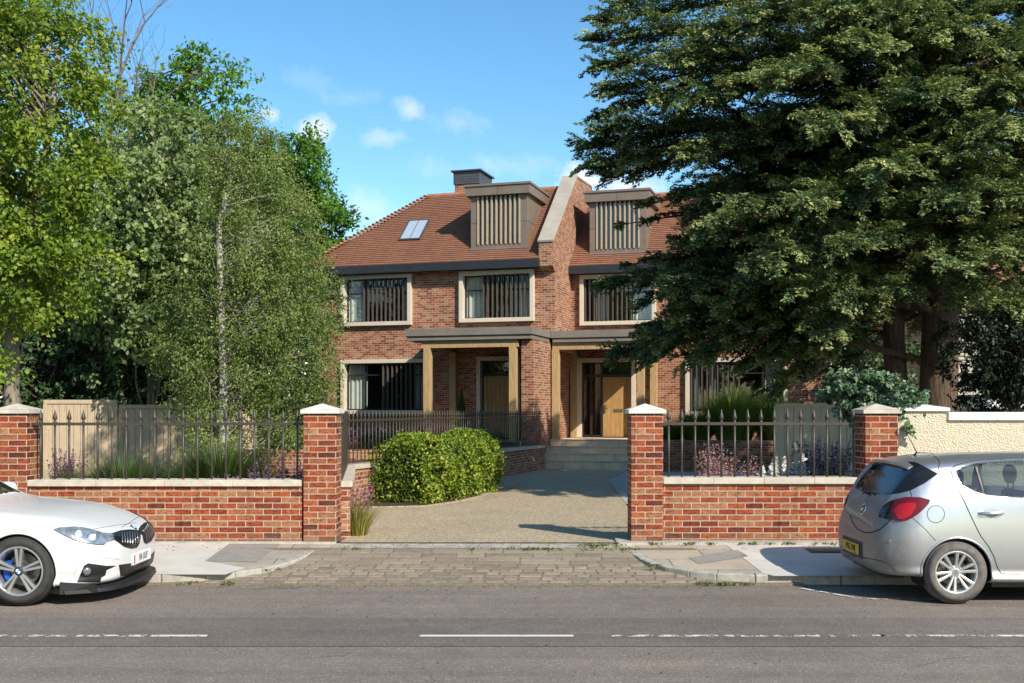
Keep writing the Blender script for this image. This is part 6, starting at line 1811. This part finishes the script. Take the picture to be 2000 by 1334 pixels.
# tail lamps
tl = Cc.patch('tail_lamp', P5([(360,558),(366,520),(390,482),(430,448),(490,425),(560,411),(650,412),(728,432),(715,462),(680,500),(640,535),(600,562),(560,580),(510,588),(430,572)]), M['lamp_red'], co_, .008, 6, True)
Cc.patch('tail_lamp_bright_red', P5([(470,510),(500,470),(560,455),(620,452),(628,480),(590,540),(540,572),(500,570)]), M['lamp_red2'], co_, .013, 6, True)  # brighter red area of the lamp lens
sm_ = Cc.patch('tail_lamp_smoked', P5([(362,556),(366,520),(390,482),(430,450),(470,432),(455,470),(440,510),(455,545),(465,570),(430,570)]), plain('smoked_lens', (.03,.014,.013), .1), co_, .0125, 6, True)
# handle, sensors, emblem
h, n = Cc.cast(*c37(1170,528))
for sg in (-1,1):
    hd_ = MB().tube([(h.x-.115,sg*(abs(h.y)+.004),h.z),(h.x-.10,sg*(abs(h.y)+.032),h.z+.002),(h.x+.08,sg*(abs(h.y)+.034),h.z+.002),(h.x+.115,sg*(abs(h.y)+.004),h.z)], [.012,.018,.018,.012], 10).build('door_handle', M['silver_paintwork'], co_, smooth=True)
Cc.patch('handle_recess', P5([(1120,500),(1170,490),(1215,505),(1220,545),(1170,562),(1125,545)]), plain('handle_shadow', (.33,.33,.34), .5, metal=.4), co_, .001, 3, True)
h, n = Cc.cast(*c37(246,498)); q = n.to_track_quat('Z','Y')
b = MB().lathe([(.050,.002),(.062,.010),(.066,.004),(.066,0)], 24); b.v = [tuple((q @ Vector(v))+h) for v in b.v]; em = b.build('emblem', M['chrome'], co_, smooth=True)
b = MB().lathe([(0,.004),(.05,.004)], 24); b.v = [tuple((q @ Vector(v))+h) for v in b.v]; b.build('emblem_field', M['alloy_dark'], em)
b = MB()
gr = [(-.03,-.03),(-.012,-.012),(-.004,-.036),(.006,-.01),(.02,-.02),(.034,.0),(.02,.012),(.028,.03),(.004,.022),(-.012,.036),(-.01,.012),(-.034,.008)]
b.v = [(x,y,.008) for x,y in gr] + [(0,0,.012)]; b.f = [(i,(i+1)%len(gr),len(gr)) for i in range(len(gr))]
b.v = [tuple((q @ Vector(v))+h) for v in b.v]; b.build('emblem_griffin', M['chrome'], em)
# number plate in its recess
for (nm, mt, x0, x1, hy, hz) in (('plate_recess','black',-.845,-.80,.31,.085),):
    pr = MB().box(x0+0.101,x1+0.101,-hy,hy,.445-hz,.445+hz).build(nm, plain('plate_recess', (.05,.047,.043), .6), co_, bevel=.01)
pl2 = MB().box(-0.754,-0.746,-.26,.26,.39,.50).build('number_plate', M['plate_yellow'], co_, bevel=.003)
text_mesh('plate_text', 'FP65 FWJ', .098, M['ink'], pl2, (-0.756,0,.445), (rad(90),0,rad(-90)), .72)
MB().box(-0.7525,-0.7465,-.268,.268,.382,.389).box(-0.7525,-0.7465,-.268,.268,.501,.508).box(-0.7525,-0.7465,-.268,-.261,.389,.501).box(-0.7525,-0.7465,.261,.268,.389,.501).build('plate_border', M['ink'], pl2)
# spoiler, aerial, wiper, under-bumper
s0 = MB(); s0.hull8([(-.42,-.56,1.30),(-.22,-.60,1.335),(-.22,.60,1.335),(-.42,.56,1.30),(-.44,-.55,1.345),(-.1,-.585,1.41),(-.1,.585,1.41),(-.44,.55,1.345)])
b = MB()
N_s = 14
for i in range(N_s):
    y0, y1 = -.57+1.14*i/N_s, -.57+1.14*(i+1)/N_s
    f = lambda y: (-.395+.03*(abs(y)/.57)**2.5, 1.318-.035*(abs(y)/.57)**2, 1.345-.04*(abs(y)/.57)**2)
    a, c = f(y0), f(y1)
    b.hull8([(a[0],y0,a[1]),(-.20,y0,a[1]+.005),(-.20,y1,c[1]+.005),(c[0],y1,c[1]),(a[0]+.005,y0,a[2]),(-.12,y0,a[2]+.046),(-.12,y1,c[2]+.046),(c[0]+.005,y1,c[2])])
b.build('spoiler', M['silver_paintwork'], co_)
MB().hull8([(-.10,-.035,1.39),(.16,-.02,1.405),(.16,.02,1.405),(-.10,.035,1.39),(-.07,-.02,1.43),(.06,-.01,1.425),(.06,.01,1.425),(-.07,.02,1.43)]).build('aerial_base', M['black'], co_, bevel=.008)
MB().tube([(-.06,0,1.42),(-.20,0,1.69)], [.005,.003], 6).build('aerial', M['black'], co_)
MB().tube([(-.585,0,1.01),(-.615,-.02,1.02),(-.59,-.25,1.04)], [.02,.014,.007], 8).build('rear_wiper', M['black'], co_)
MB().box(-.58,-.36,-.52,.52,.20,.27).build('bumper_underside', M['black'], co_, bevel=.03)
MB().box(.36,2.15,-.80,.80,.16,.22).build('sill', M['black'], co_)
for x, y in ((432,730),(335,705)):
    h, n = Cc.cast(*c37(x,y)); b = MB().lathe([(0,.003),(.012,.003),(.014,0)], 12); q = n.to_track_quat('Z','Y'); b.v = [tuple((q @ Vector(v))+h) for v in b.v]; b.build('parking_sensor', M['silver_paintwork'], co_)
